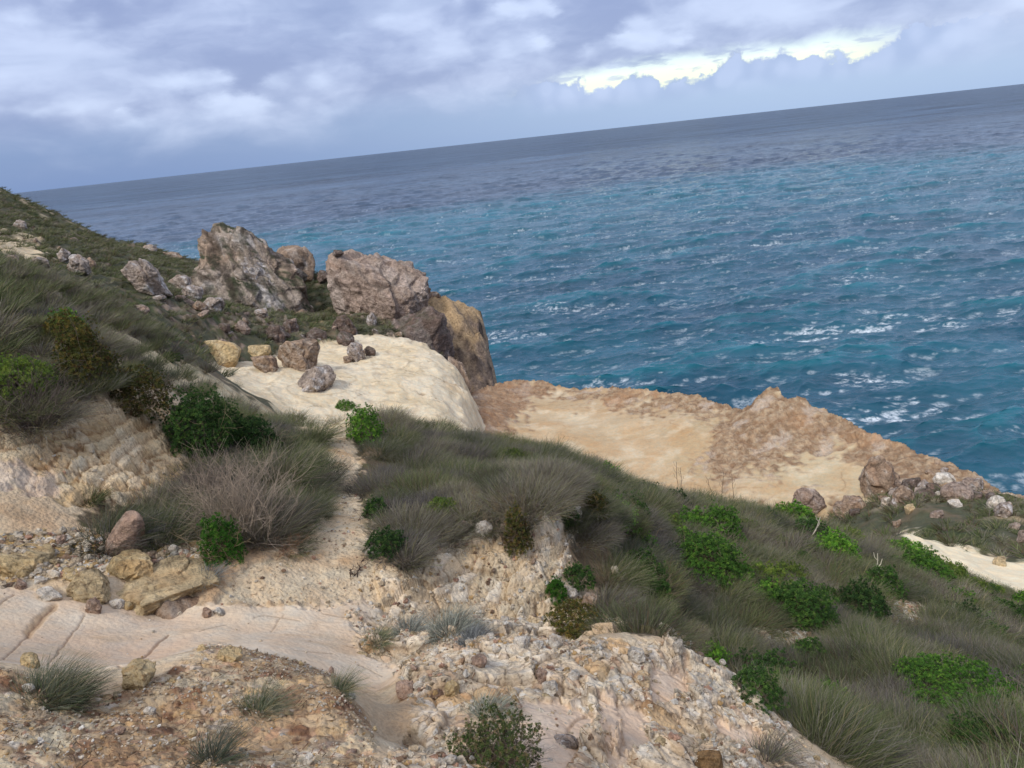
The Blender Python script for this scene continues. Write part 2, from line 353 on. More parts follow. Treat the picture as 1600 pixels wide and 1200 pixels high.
# polar mesh centred beneath the viewer: finest where the ground is nearest
th = np.concatenate([np.radians(np.linspace(-180, -50, 60, endpoint=False)), np.radians(np.linspace(-50, 46, 1260, endpoint=False)), np.radians(np.linspace(46, 180, 61))])
lr = np.concatenate([np.linspace(math.log(.12), math.log(1.6), 24, endpoint=False), np.linspace(math.log(1.6), math.log(12), 860, endpoint=False),
                     np.linspace(math.log(12), math.log(30), 230, endpoint=False), np.linspace(math.log(30), math.log(64), 260, endpoint=False), np.linspace(math.log(64), math.log(175), 120)])
# base shapes on a coarse grid, then upsampled
cth = np.radians(np.linspace(-180, 180, 721)); clr = np.linspace(lr[0] - .01, lr[-1] + .01, 380)
CT, CL = np.meshgrid(cth, clr, indexing='ij')
def coarse(fn): return fn(CT, CL)
def bil(grid, a, b):
    x = (a - cth[0]) / (cth[1] - cth[0]); y = (b - clr[0]) / (clr[1] - clr[0])
    i = np.clip(np.floor(x).astype(int), 0, len(cth) - 2); j = np.clip(np.floor(y).astype(int), 0, len(clr) - 2)
    fx = x - i; fy = y - j
    return grid[i, j] * (1 - fx) * (1 - fy) + grid[i + 1, j] * fx * (1 - fy) + grid[i, j + 1] * (1 - fx) * fy + grid[i + 1, j + 1] * fx * fy
gh, gs, gl = coarse(hill_rbf), coarse(shelf_rbf), coarse(ledge_rbf)
TH, LR = np.meshgrid(th, lr, indexing='ij'); RR = np.exp(LR)
GX = RR * np.sin(TH); GY = RR * np.cos(TH)
hz_ = bil(gh, TH, LR) * RR; hz_ = np.where(RR < .7, -1.65 + (hz_ + 1.65) * sstep(.1, .7, RR), hz_)
hz_ = np.maximum(hz_, -60)
# outer limit of the hillside (cliff to the sea)
hth = np.radians([-180, -60, -36, -31, -26, -22, -19, -16, -12, -8, -5, 0, 10, 25, 33, 40, 60, 180]); hr = np.array([165, 150, 117, 112, 109, 112, 100, 90, 86, 72, 60, 45, 40, 36, 36, 38, 40, 165])
he = np.interp(TH, hth, hr) + fbm(GX, GY, 6, 3, 40) * 3
hz_ = hz_ - np.maximum(0, RR - he) * 2.2
sz_ = bil(gs, TH, LR) * RR
se = np.interp(TH, shelf_edge_th, shelf_edge_r) + fbm(GX, GY, 1.6, 4, 50) * .7
sz_ = sz_ - np.maximum(0, RR - se) * 5 + np.where(TH < rad(-9), -30 * sstep(rad(-9), rad(-13), TH), 0) * 0
lz_ = bil(gl, TH, LR) * RR
m_ = (RR > 25) & (RR < 75) & (np.abs(TH) < rad(40)); ld = np.full(RR.shape, 40.)
ld[m_] = sdpoly(GX[m_], GY[m_], LP) + fbm(GX[m_], GY[m_], 2.5, 4, 60) * .55
lz_ = lz_ - 1.7 * np.maximum(0, ld) ** 1.35 - .25 * sstep(-2.2, 0, ld) * np.maximum(0, ld + 2.2) 
which = np.zeros(RR.shape, int)                     # 0 hill 1 shelf 2 ledge
Zt = hz_.copy()
s_ok = (RR > 22) & (TH > rad(-24)) & (TH < rad(80)); mk = s_ok & (sz_ > Zt); Zt[mk] = sz_[mk]; which[mk] = 1
mk = (RR > 25) & (ld < 25) & (lz_ > Zt); Zt[mk] = lz_[mk]; which[mk] = 2
hillm = which == 0; shelfm = which == 1; ledgem = which == 2
U_, V_ = project(GX, GY, Zt)
print('terrain base', time.time() - T0)

_w = np.clip(6 / RR, .3, 1.5).astype(np.float32); _wu = fbm(GX, GY, .9, 3, 80) * 2.2 * _w; _wv = fbm(GX, GY, .9, 3, 90) * 1.6 * _w
EDGE = (.45 * perlin(GX / RR * 90, LR * 90, 7) + .35 * perlin(GX / RR * 30, LR * 30, 8)).astype(np.float32)
def boxb(m, k):
    for ax in (0, 1):
        for _ in (0, 1):
            c = np.cumsum(np.pad(m, [(k + 1, k) if i == ax else (0, 0) for i in (0, 1)], mode='edge'), axis=ax, dtype=np.float64)
            hi = c[2 * k + 1:] if ax == 0 else c[:, 2 * k + 1:]; lo = c[:-2 * k - 1] if ax == 0 else c[:, :-2 * k - 1]
            m = (hi - lo) / (2 * k + 1)
    return m
def zone(poly, rmin=0, rmax=1e9, blur=8.):
    """soft ragged mask of a patch of ground, outlined as surveyed"""
    m = np.zeros(RR.shape, np.float32); p = np.array(poly, float)
    j0, j1 = np.searchsorted(lr, [math.log(max(rmin, .12)), math.log(min(rmax, 175))]); j0 = max(0, j0 - 12); j1 = min(len(lr), j1 + 12)
    sl_ = slice(j0, j1); wu = U_[:, sl_] + _wu[:, sl_] * blur; wv = V_[:, sl_] + _wv[:, sl_] * blur; R2 = RR[:, sl_]
    sel = (R2 > rmin) & (R2 < rmax) & (np.abs(TH[:, sl_]) < rad(75)) & (wu > p[:, 0].min()) & (wu < p[:, 0].max()) & (wv > p[:, 1].min()) & (wv < p[:, 1].max())
    if not sel.any(): return m
    s2 = np.zeros(sel.shape, np.float32); s2[sel] = inpoly(wu[sel], wv[sel], p)
    s2 = boxb(s2, 5 if rmin < 25 else 13)
    m[:, sl_] = np.where((s2 > .01) & (s2 < .99), sstep(.28, .72, s2 + EDGE[:, sl_]), s2)
    return m
def crackline(lines, wpx):
    """narrow mask along surveyed cracks"""
    d = np.full(RR.shape, 1e9, np.float32); sel = (RR > 3.8) & (RR < 8.5) & (np.abs(TH) < rad(60)); x = U_[sel] + _wu[sel] * 1.2 + n_fin_[sel] * 5; y = V_[sel] + _wv[sel] * 1.2; best = np.full(x.shape, 1e9)
    for ln in lines:
        for (ax, ay), (bx, by) in zip(ln[:-1], ln[1:]):
            ex, ey = bx - ax, by - ay; t = np.clip(((x - ax) * ex + (y - ay) * ey) / (ex * ex + ey * ey), 0, 1); best = np.minimum(best, np.hypot(x - ax - t * ex, y - ay - t * ey) * (1 + .0 * t))
    d[sel] = best; return 1 - sstep(wpx * .35, wpx, d)
n_fin_ = fbm(GX, GY, .14, 3, 91)
z_slab = zone([(-400,880),(-50,905),(100,932),(200,948),(330,945),(420,955),(590,925),(600,955),(545,995),(560,1020),(640,1035),(640,1090),(600,1150),(565,1125),(530,1062),(420,1040),(330,1015),(200,1070),(120,1080),(0,1040),(-400,1020)], 4.2, 8.5, 5) * hillm
z_clay2 = zone([(800,1080),(880,1085),(930,1110),(880,1200),(960,1300),(820,1300),(790,1150)], 2, 6, 4) + zone([(940,1080),(1010,1100),(1020,1170),(960,1190),(930,1130)], 2, 7, 4) + zone([(1010,1030),(1080,1040),(1070,1080),(1010,1085)], 3, 7, 4) + zone([(1110,1110),(1180,1130),(1200,1160),(1140,1160)], 3, 8, 4)
z_clay2 = np.clip(z_clay2, 0, 1) * hillm
z_path = zone([(470,640),(565,635),(566,720),(582,830),(590,890),(600,950),(430,950),(330,950),(380,890),(470,860),(515,790),(505,720)], 5, 16, 7)
z_scarpL = zone([(-400,600),(190,600),(290,650),(300,800),(130,820),(-400,850)], 8.3, 12, 6)
z_bank = zone([(560,900),(640,850),(780,800),(900,780),(920,830),(880,880),(960,960),(980,1000),(700,990),(600,960)], 5.8, 10.5, 6)
z_vegR = zone([(545,640),(600,600),(760,600),(1000,700),(1350,780),(1600,900),(1750,1000),(1900,1300),(1900,2200),(1340,1700),(1310,1230),(1265,1165),(1200,1095),(1060,1000),(975,985),(900,880),(905,800),(780,805),(640,850),(600,880),(565,780)], 4.6, 36, 8) * hillm
z_gapR = zone([(1180,985),(1260,975),(1300,1010),(1240,1040),(1180,1030)], 8, 14, 6) + zone([(1170,1070),(1250,1060),(1290,1090),(1290,1140),(1240,1160),(1150,1080)], 6, 12, 6) + zone([(1370,930),(1440,940),(1430,990),(1360,970)],10,20,6) + zone([(880,880),(960,880),(1000,960),(930,975)], 8, 11, 6)
z_vegL = zone([(265,630),(330,650),(420,668),(480,700),(498,770),(480,830),(400,870),(280,850),(130,830),(130,790),(290,780),(295,700),(265,670)], 7, 17, 8)
z_vegLL = zone([(-500,380),(0,410),(90,460),(170,540),(190,610),(60,610),(0,680),(-500,700)], 9.4, 40, 8)
z_rubble = zone([(540,960),(700,970),(860,990),(1060,1000),(1290,1190),(1330,1300),(560,1300),(640,1130),(640,1060),(560,1010)], 2.0, 7.2, 5)
z_rubble = z_rubble * (1 - .92 * z_clay2)
z_knoll = zone([(-600,1030),(0,1040),(120,1080),(200,1070),(330,1015),(450,1035),(530,1062),(580,1130),(600,1300),(-600,1500)], 0, 4.9, 4)
z_rocksL = zone([(-400,830),(130,840),(330,860),(340,940),(200,950),(-400,900)], 6.8, 8.8, 6)
z_far = hillm * sstep(15, 24, RR)
z_pale = zone([(1385,826),(1450,842),(1530,868),(1620,884),(1800,900),(1800,1080),(1640,1010),(1590,955),(1560,925),(1500,896),(1440,868)], 20.5, 31, 3) * hillm
z_cut = zone([(170,505),(230,540),(330,590),(420,640),(560,650),(540,665),(430,665),(330,650),(250,600),(200,555),(150,520)], 12, 45, 7) * hillm

# ---- relief
n_big = fbm(GX, GY, 1.7, 5, 1); n_mid = fbm(GX, GY, .42, 4, 5); n_fin = fbm(GX, GY, .11, 3, 9)
near = np.exp(-RR / 40)
dz = np.zeros(RR.shape)
dz += hillm * (n_big * .10 + n_mid * .03)
c1, c2, cid = cells(GX + n_mid * .05, GY + n_mid * .05, .19, 3); crack = 1 - sstep(0, .10, c2 - c1)
d1, d2, did = cells(GX + n_mid * .1, GY + n_mid * .1, .62, 8); crackb = 1 - sstep(0, .035, d2 - d1)
e1, e2, eid = cells(GX, GY, .065, 12)
f1, f2, fid = cells(GX * .8, GY * .8, .035, 15)
# rubble and crumb
h1, h2, hid = cells(GX + n_mid * .12, GY + n_mid * .12, .40, 29)
rim = zone([(690,975),(760,990),(880,985),(1060,990),(1085,1025),(1010,1040),(880,1025),(760,1022),(700,1010)], 4.8, 7, 4) + zone([(915,1060),(960,1080),(975,1190),(935,1190),(925,1120)], 3, 6, 3) + zone([(1035,1005),(1075,1010),(1160,1090),(1280,1190),(1240,1200),(1130,1110),(1060,1060)], 4.5, 7, 4)
rim = np.clip(rim, 0, 1) * hillm
dz += rim * (.05 + .09 * (hid - .3) + .05 * (cid - .4))
dz += z_rubble * (.10 * (hid - .5) * sstep(0, .1, h2 - h1) - .05 * (1 - sstep(0, .10, h2 - h1)) * sstep(-.2, .3, n_big) + .035 * (cid - .4) * sstep(.0, .3, c2 - c1) - .02 * crack + .022 * (eid - .3) * sstep(0, .3, e2 - e1) + n_mid * .06)
dz += z_knoll * (.012 * (eid) * sstep(.0, .35, e2 - e1) + .012 * fid * sstep(0, .35, f2 - f1) + n_mid * .02 + n_fin * .006)
# eroded bank: blocky marl dipping to the right, joints and little steps
rx = GX * .82 + GY * .57; ry = -GX * .57 + GY * .82
b1, b2, bid = cells(rx * .7 + n_mid * .08, Zt * 1.6 + ry * .5 + n_mid * .06, .15, 21)
bb1, bb2, bbid = cells(rx * .6 + n_mid * .1, Zt * 1.2 + ry * .6, .42, 23)
dz += z_bank * (.05 * (bid - .5) * sstep(0, .25, b2 - b1) + .10 * (bbid - .5) - .03 * (1 - sstep(0, .12, bb2 - bb1)) + n_big * .05)
# scarp on the left: thin splitting beds tilted up to the right
bed = Zt + GX * .18 + n_mid * .12 + n_big * .26 + (cells(GX + n_mid * .3, GY + n_big * .3, .6, 26)[2] - .5) * .22
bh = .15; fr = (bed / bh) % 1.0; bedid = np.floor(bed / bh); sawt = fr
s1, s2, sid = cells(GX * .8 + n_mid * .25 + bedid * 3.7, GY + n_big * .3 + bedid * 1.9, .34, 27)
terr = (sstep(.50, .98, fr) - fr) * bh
dz += z_scarpL * (terr * (.5 + .45 * sstep(-.3, .2, n_big)) + n_big * .06 + .07 * (sid - .5) * sstep(0, .15, s2 - s1) + n_mid * .03 + .03 * (cid - .5) + .012 * np.sin(bed / .032 * 6.283 + n_fin * 4) * sstep(-.2, .25, n_mid) - .03 * (1 - sstep(0, .08, s2 - s1)))
bedb = Zt * .9 + (GX * .82 + GY * .57) * .34 + n_mid * .06 + (bbid - .5) * .2; frb = (bedb / .13) % 1.
dz += z_bank * (sstep(.45, .95, frb) - frb) * .13 * .6
dz += z_rocksL * (.09 * (did - .3) * sstep(0, .2, d2 - d1) + .03 * (cid - .5) + n_mid * .06)
# slab: swells and joints
swell = fbm(GX * .7 + GY * .5, GY - GX * .2, 1.1, 2, 33)
joint = np.maximum(crackline([[(-40,1070),(0,1030),(42,985),(84,948)],[(75,1034),(100,1000),(134,963)],[(150,1076),(200,1036),(264,996)],[(-60,985),(0,950),(20,930)]], 2.0), crackline([[(312,990),(352,978)],[(425,986),(445,966)],[(395,972),(415,968),(470,975)],[(540,1005),(580,1012),(622,1000)],[(460,1018),(520,1022)],[(480,930),(505,960),(548,968)],[(560,1040),(600,1060)]], 1.3) * .6)
wedge = crackline([[(42,985),(84,948)]], 9)
dz += z_slab * (swell * .09 - .008 * joint - .012 * wedge - hillm * (n_big * .07 + n_mid * .02))
dz += z_clay2 * (-.06 - .01 * crackb)
dz += z_path * (-.05 + n_fin * .008 + .012 * (cid - .5) + n_mid * .02)
# far slopes: tussocky mounds and rock bones
hum = np.maximum(0, fbm(GX, GY, 1.6, 3, 70) + .15)
g1, g2, gid = cells(GX + n_big * .3, GY + n_big * .3, 1.5, 71)
rock_far = hillm * sstep(.25, .42, fbm(GX, GY, 6, 4, 73) + .4 * zone([(300,495),(700,490),(650,560),(560,560),(380,545),(280,530)], 40, 80, 8)) * sstep(20, 30, RR)
dz += z_far * (hum * .35 + fbm(GX, GY, 9, 3, 75) * .5 * sstep(30, 60, RR)) + rock_far * ((gid - .3) * .45 * sstep(0, .3, g2 - g1) + (did - .5) * .3 + fbm(GX, GY, .8, 4, 76) * .5)
# shelf: pitted crust, hump strata, smooth sandy basins
q1, q2, qid = cells(GX, GY, .55, 44)
basin = shelfm * np.clip(zone([(860,612),(950,640),(1130,655),(1110,700),(1060,740),(1180,745),(1215,742),(1240,710),(1340,715),(1370,745),(1350,800),(1000,780),(900,745),(780,690),(820,640)], 30, 62, 10), 0, 1)
crust = shelfm * (1 - basin)
dz += crust * (fbm(GX, GY, 2.6, 4, 46) * .17 + fbm(GX, GY, .5, 4, 146) * .12 + (qid - .5) * .07 * sstep(0, .2, q2 - q1) + (cells(GX + n_mid * .2, GY, .42, 148)[2] - .5) * .09 + ridged(GX, GY, 1.1, 4, 48) * .10)
dz += basin * (fbm(GX, GY, 5, 2, 47) * .25 + .03 * np.sin((GX * .35 + GY * .8 + 7 * fbm(GX, GY, 9, 3, 127)) * 1.5))
# ledge: rounded wind-worn layers
lay = lz_ + fbm(GX, GY, 5, 3, 66) * 1.2 + GX * .05
dz += ledgem * (.018 * np.sin(lay * 11) + fbm(GX, GY, 1.4, 5, 67) * .20 + (cells(GX + n_mid * .4, GY * 1.6 + n_big * .3, 1.3, 65)[2] - .5) * .07 - .05 * sstep(.28, .5, fbm(GX * .5 + GY * .35, GY * 1.6 - GX * .5, .55, 4, 134)) + sstep(-1.5, 1, ld) * (fbm(GX, GY, .8, 4, 69) * .3) + fbm(GX, GY, 6, 2, 68) * .3 + .06 * crackb * sstep(-1, -5, ld) * 0)
cutw = (1 - hillm) * sstep(30, 45, RR)
Z3 = Zt + dz
GZ = Z3 + EYE
print('relief', time.time() - T0)

# ---- colour of the ground itself
def L(a, b, t): return a * (1 - t[..., None]) + b * t[..., None]
buff = S(200, 180, 150); buff2 = S(178, 150, 118); palec = S(222, 208, 182); clay = S(208, 188, 166); ochre = S(205, 165, 105); rust = S(160, 112, 82); litter = S(110, 92, 74); soil = S(92, 84, 62); green = S(84, 92, 52)
C = np.broadcast_to(buff, RR.shape + (3,)).astype(np.float32).copy()
C = L(C, buff2, sstep(-.1, .4, n_big)); C = L(C, palec, sstep(.1, .6, n_mid) * .5)
# rubble
t = z_rubble; cr = L(np.broadcast_to(S(206, 186, 158), C.shape), ochre, (cid > .9).astype(float) * .45); cr = L(cr, palec, sstep(.3, .8, 1 - cid) * .55); cr = L(cr, rust, (eid > .9).astype(float) * .35); cr = L(cr, S(222,212,195), ((eid < .25) & (eid > .1)).astype(float) * .8); cr = L(cr, S(224, 212, 190), np.clip(rim * .75 + (hid > .72) * .5, 0, .85)); cr = L(cr, S(112, 88, 66), (1 - sstep(0, .07, h2 - h1)) * .6); cr = L(cr, litter, np.clip(crack * .3 + sstep(.15, .5, fbm(GX, GY, .5, 3, 101)) * .35, 0, 1)); C = L(C, cr, t)
t = z_knoll; cr = L(np.broadcast_to(S(186, 160, 126), C.shape), S(205, 190, 160), sstep(-.05, .4, fbm(GX, GY, .7, 3, 103)) * .9); cr = L(cr, ochre, (fid > .9) * .3); cr = L(cr, S(188, 140, 112), ((fid < .1) * .4)); cr = L(cr, S(214, 200, 182), ((fid > .5) & (fid < .56)) * .6); cr = L(cr, S(118, 84, 62), np.clip(sstep(-.02, .35, fbm(GX, GY, .16, 4, 105)) * .65 + ((eid > .8) * .4), 0, .9)); C = L(C, cr, t)
t = z_bank; cr = L(np.broadcast_to(S(204, 184, 152), C.shape), S(222, 208, 184), sstep(.45, .9, bid)); cr = L(cr, S(126, 98, 68), np.clip((1 - sstep(0, .09, b2 - b1)) * .6 + (1 - sstep(0, .05, bb2 - bb1)) * .6 + sstep(.0, .5, n_mid) * .3, 0, .85)); C = L(C, cr, t)
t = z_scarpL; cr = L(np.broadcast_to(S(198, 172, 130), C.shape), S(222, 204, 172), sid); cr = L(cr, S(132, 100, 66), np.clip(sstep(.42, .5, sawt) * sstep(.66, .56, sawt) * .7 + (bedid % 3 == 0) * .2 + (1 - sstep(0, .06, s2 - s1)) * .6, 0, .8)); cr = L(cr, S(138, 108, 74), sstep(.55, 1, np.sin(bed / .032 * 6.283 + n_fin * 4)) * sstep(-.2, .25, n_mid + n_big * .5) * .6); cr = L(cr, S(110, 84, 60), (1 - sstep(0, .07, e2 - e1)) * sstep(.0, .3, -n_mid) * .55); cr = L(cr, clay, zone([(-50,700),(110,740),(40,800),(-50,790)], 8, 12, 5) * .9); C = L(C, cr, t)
t = z_rocksL; cr = L(np.broadcast_to(S(200, 178, 140), C.shape), S(206, 168, 104), (did > .55) * .8); cr = L(cr, S(130, 100, 72), crack * .5); C = L(C, cr, t)
C = L(C, L(np.broadcast_to(S(206, 188, 158), C.shape), S(180, 152, 118), sstep(0, .5, n_mid)), z_path * .9)
sl = L(np.broadcast_to(S(196, 177, 153), C.shape), S(208, 191, 166), sstep(-.3, .4, swell)); sl = L(sl, S(186, 163, 141), sstep(.0, .5, fbm(GX, GY, 1.2, 4, 107)) * .7); sl = L(sl, S(168, 148, 124), sstep(.1, .5, fbm(GX, GY, .3, 4, 108)) * .35); sl = L(sl, S(176, 152, 122), sstep(.15, .5, fbm(GX * .5 + GY * .2, GY * 1.5, .5, 5, 109)) * .5); sl = L(sl, S(220, 206, 184), sstep(.1, .45, fbm(GX, GY, .8, 4, 110)) * .5); sl = L(sl, S(150, 122, 88), wedge * .6); sl = L(sl, S(112, 86, 66), joint * .7); sl = L(sl, S(170, 150, 128), crackb * .22)
C = L(C, sl, z_slab); C = L(C, L(np.broadcast_to(S(206, 184, 160), C.shape), S(120, 95, 75), crackb * .5), np.clip(z_clay2, 0, 1))
vegc = L(np.broadcast_to(S(88, 78, 62), C.shape), S(66, 68, 42), sstep(-.1, .3, n_mid)); vegc = L(vegc, S(128, 110, 86), sstep(.2, .5, n_big) * .35)
zveg = np.clip(z_vegR + z_vegL + z_vegLL, 0, 1) * (1 - np.clip(z_gapR, 0, 1) * .9)
C = L(C, vegc, zveg * .95)
farc = L(np.broadcast_to(S(92, 94, 74), C.shape), S(70, 82, 46), sstep(.0, .4, fbm(GX, GY, 5, 4, 111))); farc = L(farc, S(128, 112, 92), sstep(0, .45, fbm(GX, GY, 1.3, 4, 113)) * .7)
farc = L(farc, L(np.broadcast_to(S(160, 142, 128), C.shape), S(88, 74, 64), sstep(-.05, .25, fbm(GX, GY, .8, 4, 116))), rock_far * sstep(-.2, .2, fbm(GX, GY, 1.6, 4, 117)) * .8)
bare = np.clip(zone([(-10,362),(60,378),(75,398),(-10,402)], 45, 100, 8) + zone([(35,325),(75,333),(105,343),(90,352),(45,338)], 80, 120, 5) + zone([(-10,300),(60,318),(100,345),(60,340),(-10,318)], 90, 120, 5) * .45 + sstep(.35, .5, fbm(GX, GY, 7, 4, 115)) * .6, 0, 1)
farc = L(farc, S(206, 184, 150), bare * .85)
farc = L(farc, S(172, 150, 112), zone([(500,470),(508,470),(512,500),(500,520),(494,540),(490,535),(500,500)], 50, 85, 1.2))
farc = farc * .82 + .0; farc = L(farc, S(206, 188, 156), np.clip(zone([(-40,362),(40,372),(78,388),(84,402),(-40,404)], 40, 110, 3) + zone([(38,322),(80,330),(108,344),(98,354),(60,345)], 80, 125, 3), 0, 1))
C = L(C, farc, z_far * (1 - z_cut)); C = L(C, L(np.broadcast_to(S(212, 196, 160), C.shape), S(160, 138, 104), sstep(0, .5, n_mid)), z_cut * .9)
C = L(C, S(226, 212, 180), z_pale)
shfine = fbm(GX, GY, .34, 3, 147) * .8 + (cells(GX, GY, .42, 148)[2] - .5) * .55; shc = L(np.broadcast_to(S(150, 126, 100), C.shape), S(178, 156, 128), sstep(-.1, .35, shfine)); shc = L(shc, S(112, 84, 62), sstep(.05, .4, -shfine) * .55); shc = L(shc, S(120, 88, 64), np.clip(1 - sstep(0, .12, q2 - q1), 0, 1) * .4 + sstep(.05, .5, fbm(GX, GY, 1.6, 4, 121)) * .35)
shc = L(shc, S(196, 182, 166), sstep(.08, .3, fbm(GX, GY, 1.9, 5, 123)) * .6); shc = L(shc, S(178, 136, 98), sstep(.1, .4, fbm(GX, GY, 7, 3, 129)) * .5); shc = L(shc, S(140, 108, 84), zone([(700,600),(880,585),(880,640),(800,690),(700,660)], 40, 70, 8) * .5)
k1_, k2_, _k = cells(GX + n_big * .5, GY * 1.3 + n_mid * .5, 2.3, 153); shc = L(shc, S(92, 70, 54), (1 - sstep(0, .035, k2_ - k1_)) * .6)
shc = shc * .88 + S(190, 168, 138) * .1
C = np.where(shelfm[..., None], shc, C)
bsc = L(np.broadcast_to(S(186, 164, 130), C.shape), S(202, 184, 152), sstep(-.3, .4, fbm(GX, GY, 4, 3, 125))); bsc = L(bsc, S(176, 148, 108), sstep(.0, .45, fbm(GX * .35 + GY * .1, GY * 1.3 + 2 * fbm(GX, GY, 6, 2, 128), 1.6, 4, 149)) * .55); bsc = L(bsc, S(180, 158, 120), zone([(1050,655),(1130,655),(1110,700),(1180,745),(1050,740)], 30, 60, 8) * .6)
bsc = L(bsc, S(196, 178, 142), zone([(1190,745),(1240,710),(1340,715),(1370,745),(1350,800),(1200,780)], 30, 60, 6) * .8)
wave = np.sin((GX * .35 + GY * .8 + 7 * fbm(GX, GY, 9, 3, 127)) * 1.5); bsc = L(bsc, S(186, 150, 106), sstep(.3, 1, wave) * .35 + sstep(.1, .4, fbm(GX, GY, 3, 4, 128)) * .3)
ln_ = np.abs(np.sin((GX * .35 + GY * .8 + 7 * fbm(GX, GY, 9, 3, 127)) * 2.1 + n_big)); bsc = L(bsc, S(150, 120, 86), sstep(.13, .02, ln_) * sstep(-.1, .3, fbm(GX, GY, 4, 3, 151)) * .55); bsc = L(bsc, S(222, 208, 178), sstep(.1, .4, fbm(GX, GY, 2, 5, 152)) * .4)
C = L(C, bsc * np.array([.92, .93, .96]), basin)
dash = sstep(.28, .5, fbm(GX * .5 + GY * .35, GY * 1.6 - GX * .5, .55, 4, 134)); lc = L(np.broadcast_to(S(214, 196, 160), C.shape), S(222, 208, 178), sstep(-.4, .3, fbm(GX, GY, 3, 4, 131))); lc = L(lc, S(192, 162, 120), np.clip(sstep(.15, .5, fbm(GX, GY, 2.6, 5, 133)) * .6 * sstep(-8, -3, GX), 0, 1)); lc = L(lc, S(150, 128, 98), dash * .6); lc = L(lc, S(186, 168, 136), sstep(.8, 1, np.sin(lay * 11)) * .5)
lc = L(lc, S(140, 116, 92), sstep(1.2, 3.5, ld))
k1_, k2_, _k = cells(GX + n_big * .8, GY * .6 + n_big, 3.4, 154); lc = L(lc, S(120, 98, 76), (1 - sstep(0, .018, k2_ - k1_)) * sstep(-.1, .2, fbm(GX, GY, 3, 3, 155)) * .7); lc = L(lc, S(176, 160, 136), sstep(.1, .4, fbm(GX, GY, .9, 5, 156)) * .4)
C = np.where(ledgem[..., None], lc * np.array([.93, .94, .97]), C)
cliffm = np.clip(sstep(.5, 2, RR - se) * shelfm + sstep(0, 2, RR - he) * hillm * sstep(30, 50, RR), 0, 1)
C = L(C, S(138, 116, 96), cliffm)
C = np.clip(C, 0.02, .8)
rough = np.clip(.75 - .52 * z_slab - .4 * np.clip(z_clay2, 0, 1) - .3 * basin - .25 * ledgem - .5 * z_pale + .25 * crust + .2 * z_rubble, .08, 1)

nt_, nr_ = RR.shape
idx = np.arange(nt_ * nr_).reshape(nt_, nr_)
quads = np.stack([idx[:-1, :-1], idx[:-1, 1:], idx[1:, 1:], idx[1:, :-1]], -1)
zq = which[:-1, :-1]
clayq = (z_slab[:-1, :-1] > .5); pathq = (z_path[:-1, :-1] > .5) & ~clayq
kindq = np.where(zq == 1, 1, np.where(zq == 2, 2, np.where(clayq, 3, np.where(pathq, 4, 0))))
VV = np.stack([GX, GY, GZ], -1).reshape(-1, 3)
# shared normals so that the pieces meet without a seam
du = np.zeros(VV.shape).reshape(nt_, nr_, 3); dv = du.copy(); G3 = VV.reshape(nt_, nr_, 3)
du[1:-1] = G3[2:] - G3[:-2]; du[0] = G3[1] - G3[0]; du[-1] = G3[-1] - G3[-2]
dv[:, 1:-1] = G3[:, 2:] - G3[:, :-2]; dv[:, 0] = G3[:, 1] - G3[:, 0]; dv[:, -1] = G3[:, -1] - G3[:, -2]
for i, (nm, lab) in enumerate([('hillside', 'scrub covered limestone hillside with crumbling foreground knoll'), ('rock_shelf', 'broad orange tan rock shelf above the sea'), ('pale_rock_ledge', 'smooth cream coloured rock ledge below the big boulders'), ('clay_slab', 'smooth pinkish clay slab in the foreground gully'), ('footpath', 'pale trodden footpath between the shrubs')]):
    q = quads[kindq == i]
    used, inv = np.unique(q, return_inverse=True)
    me = mesh_from(nm, VV[used], inv.reshape(-1, 4)[:, ::-1])
    vcol(me, 'col', C.reshape(-1, 3)[used]); vflt(me, 'rough', rough.reshape(-1)[used])
    link(nm, me, M_ground, label=lab, kind='structure')
print('terrain mesh', time.time() - T0)

# ---- lookups on the finished ground
def height(x, y):
    a = np.arctan2(x, y); b = np.log(np.maximum(np.hypot(x, y), .13))
    i = np.clip(np.searchsorted(th, a) - 1, 0, nt_ - 2); j = np.clip(np.searchsorted(lr, b) - 1, 0, nr_ - 2)
    fx = (a - th[i]) / (th[i + 1] - th[i]); fy = (b - lr[j]) / (lr[j + 1] - lr[j])
    return Z3[i, j] * (1 - fx) * (1 - fy) + Z3[i + 1, j] * fx * (1 - fy) + Z3[i, j + 1] * (1 - fx) * fy + Z3[i + 1, j + 1] * fx * fy
def lookup(grid, x, y):
    a = np.arctan2(x, y); b = np.log(np.maximum(np.hypot(x, y), .13))
    i = np.clip(np.searchsorted(th, a) - 1, 0, nt_ - 2); j = np.clip(np.searchsorted(lr, b) - 1, 0, nr_ - 2)
    return grid[i, j]
_ds = np.exp(np.linspace(math.log(2.2), math.log(165), 2500))
def hit(u, v, dmin=0):
    d = ray(u, v); x = d[0] * _ds; y = d[1] * _ds; z = d[2] * _ds
    ok = (z < height(x, y)) & (_ds >= dmin)
    if not ok.any(): return None
    i = int(np.argmax(ok)); return x[i], y[i], float(height(x[i], y[i])), _ds[i]

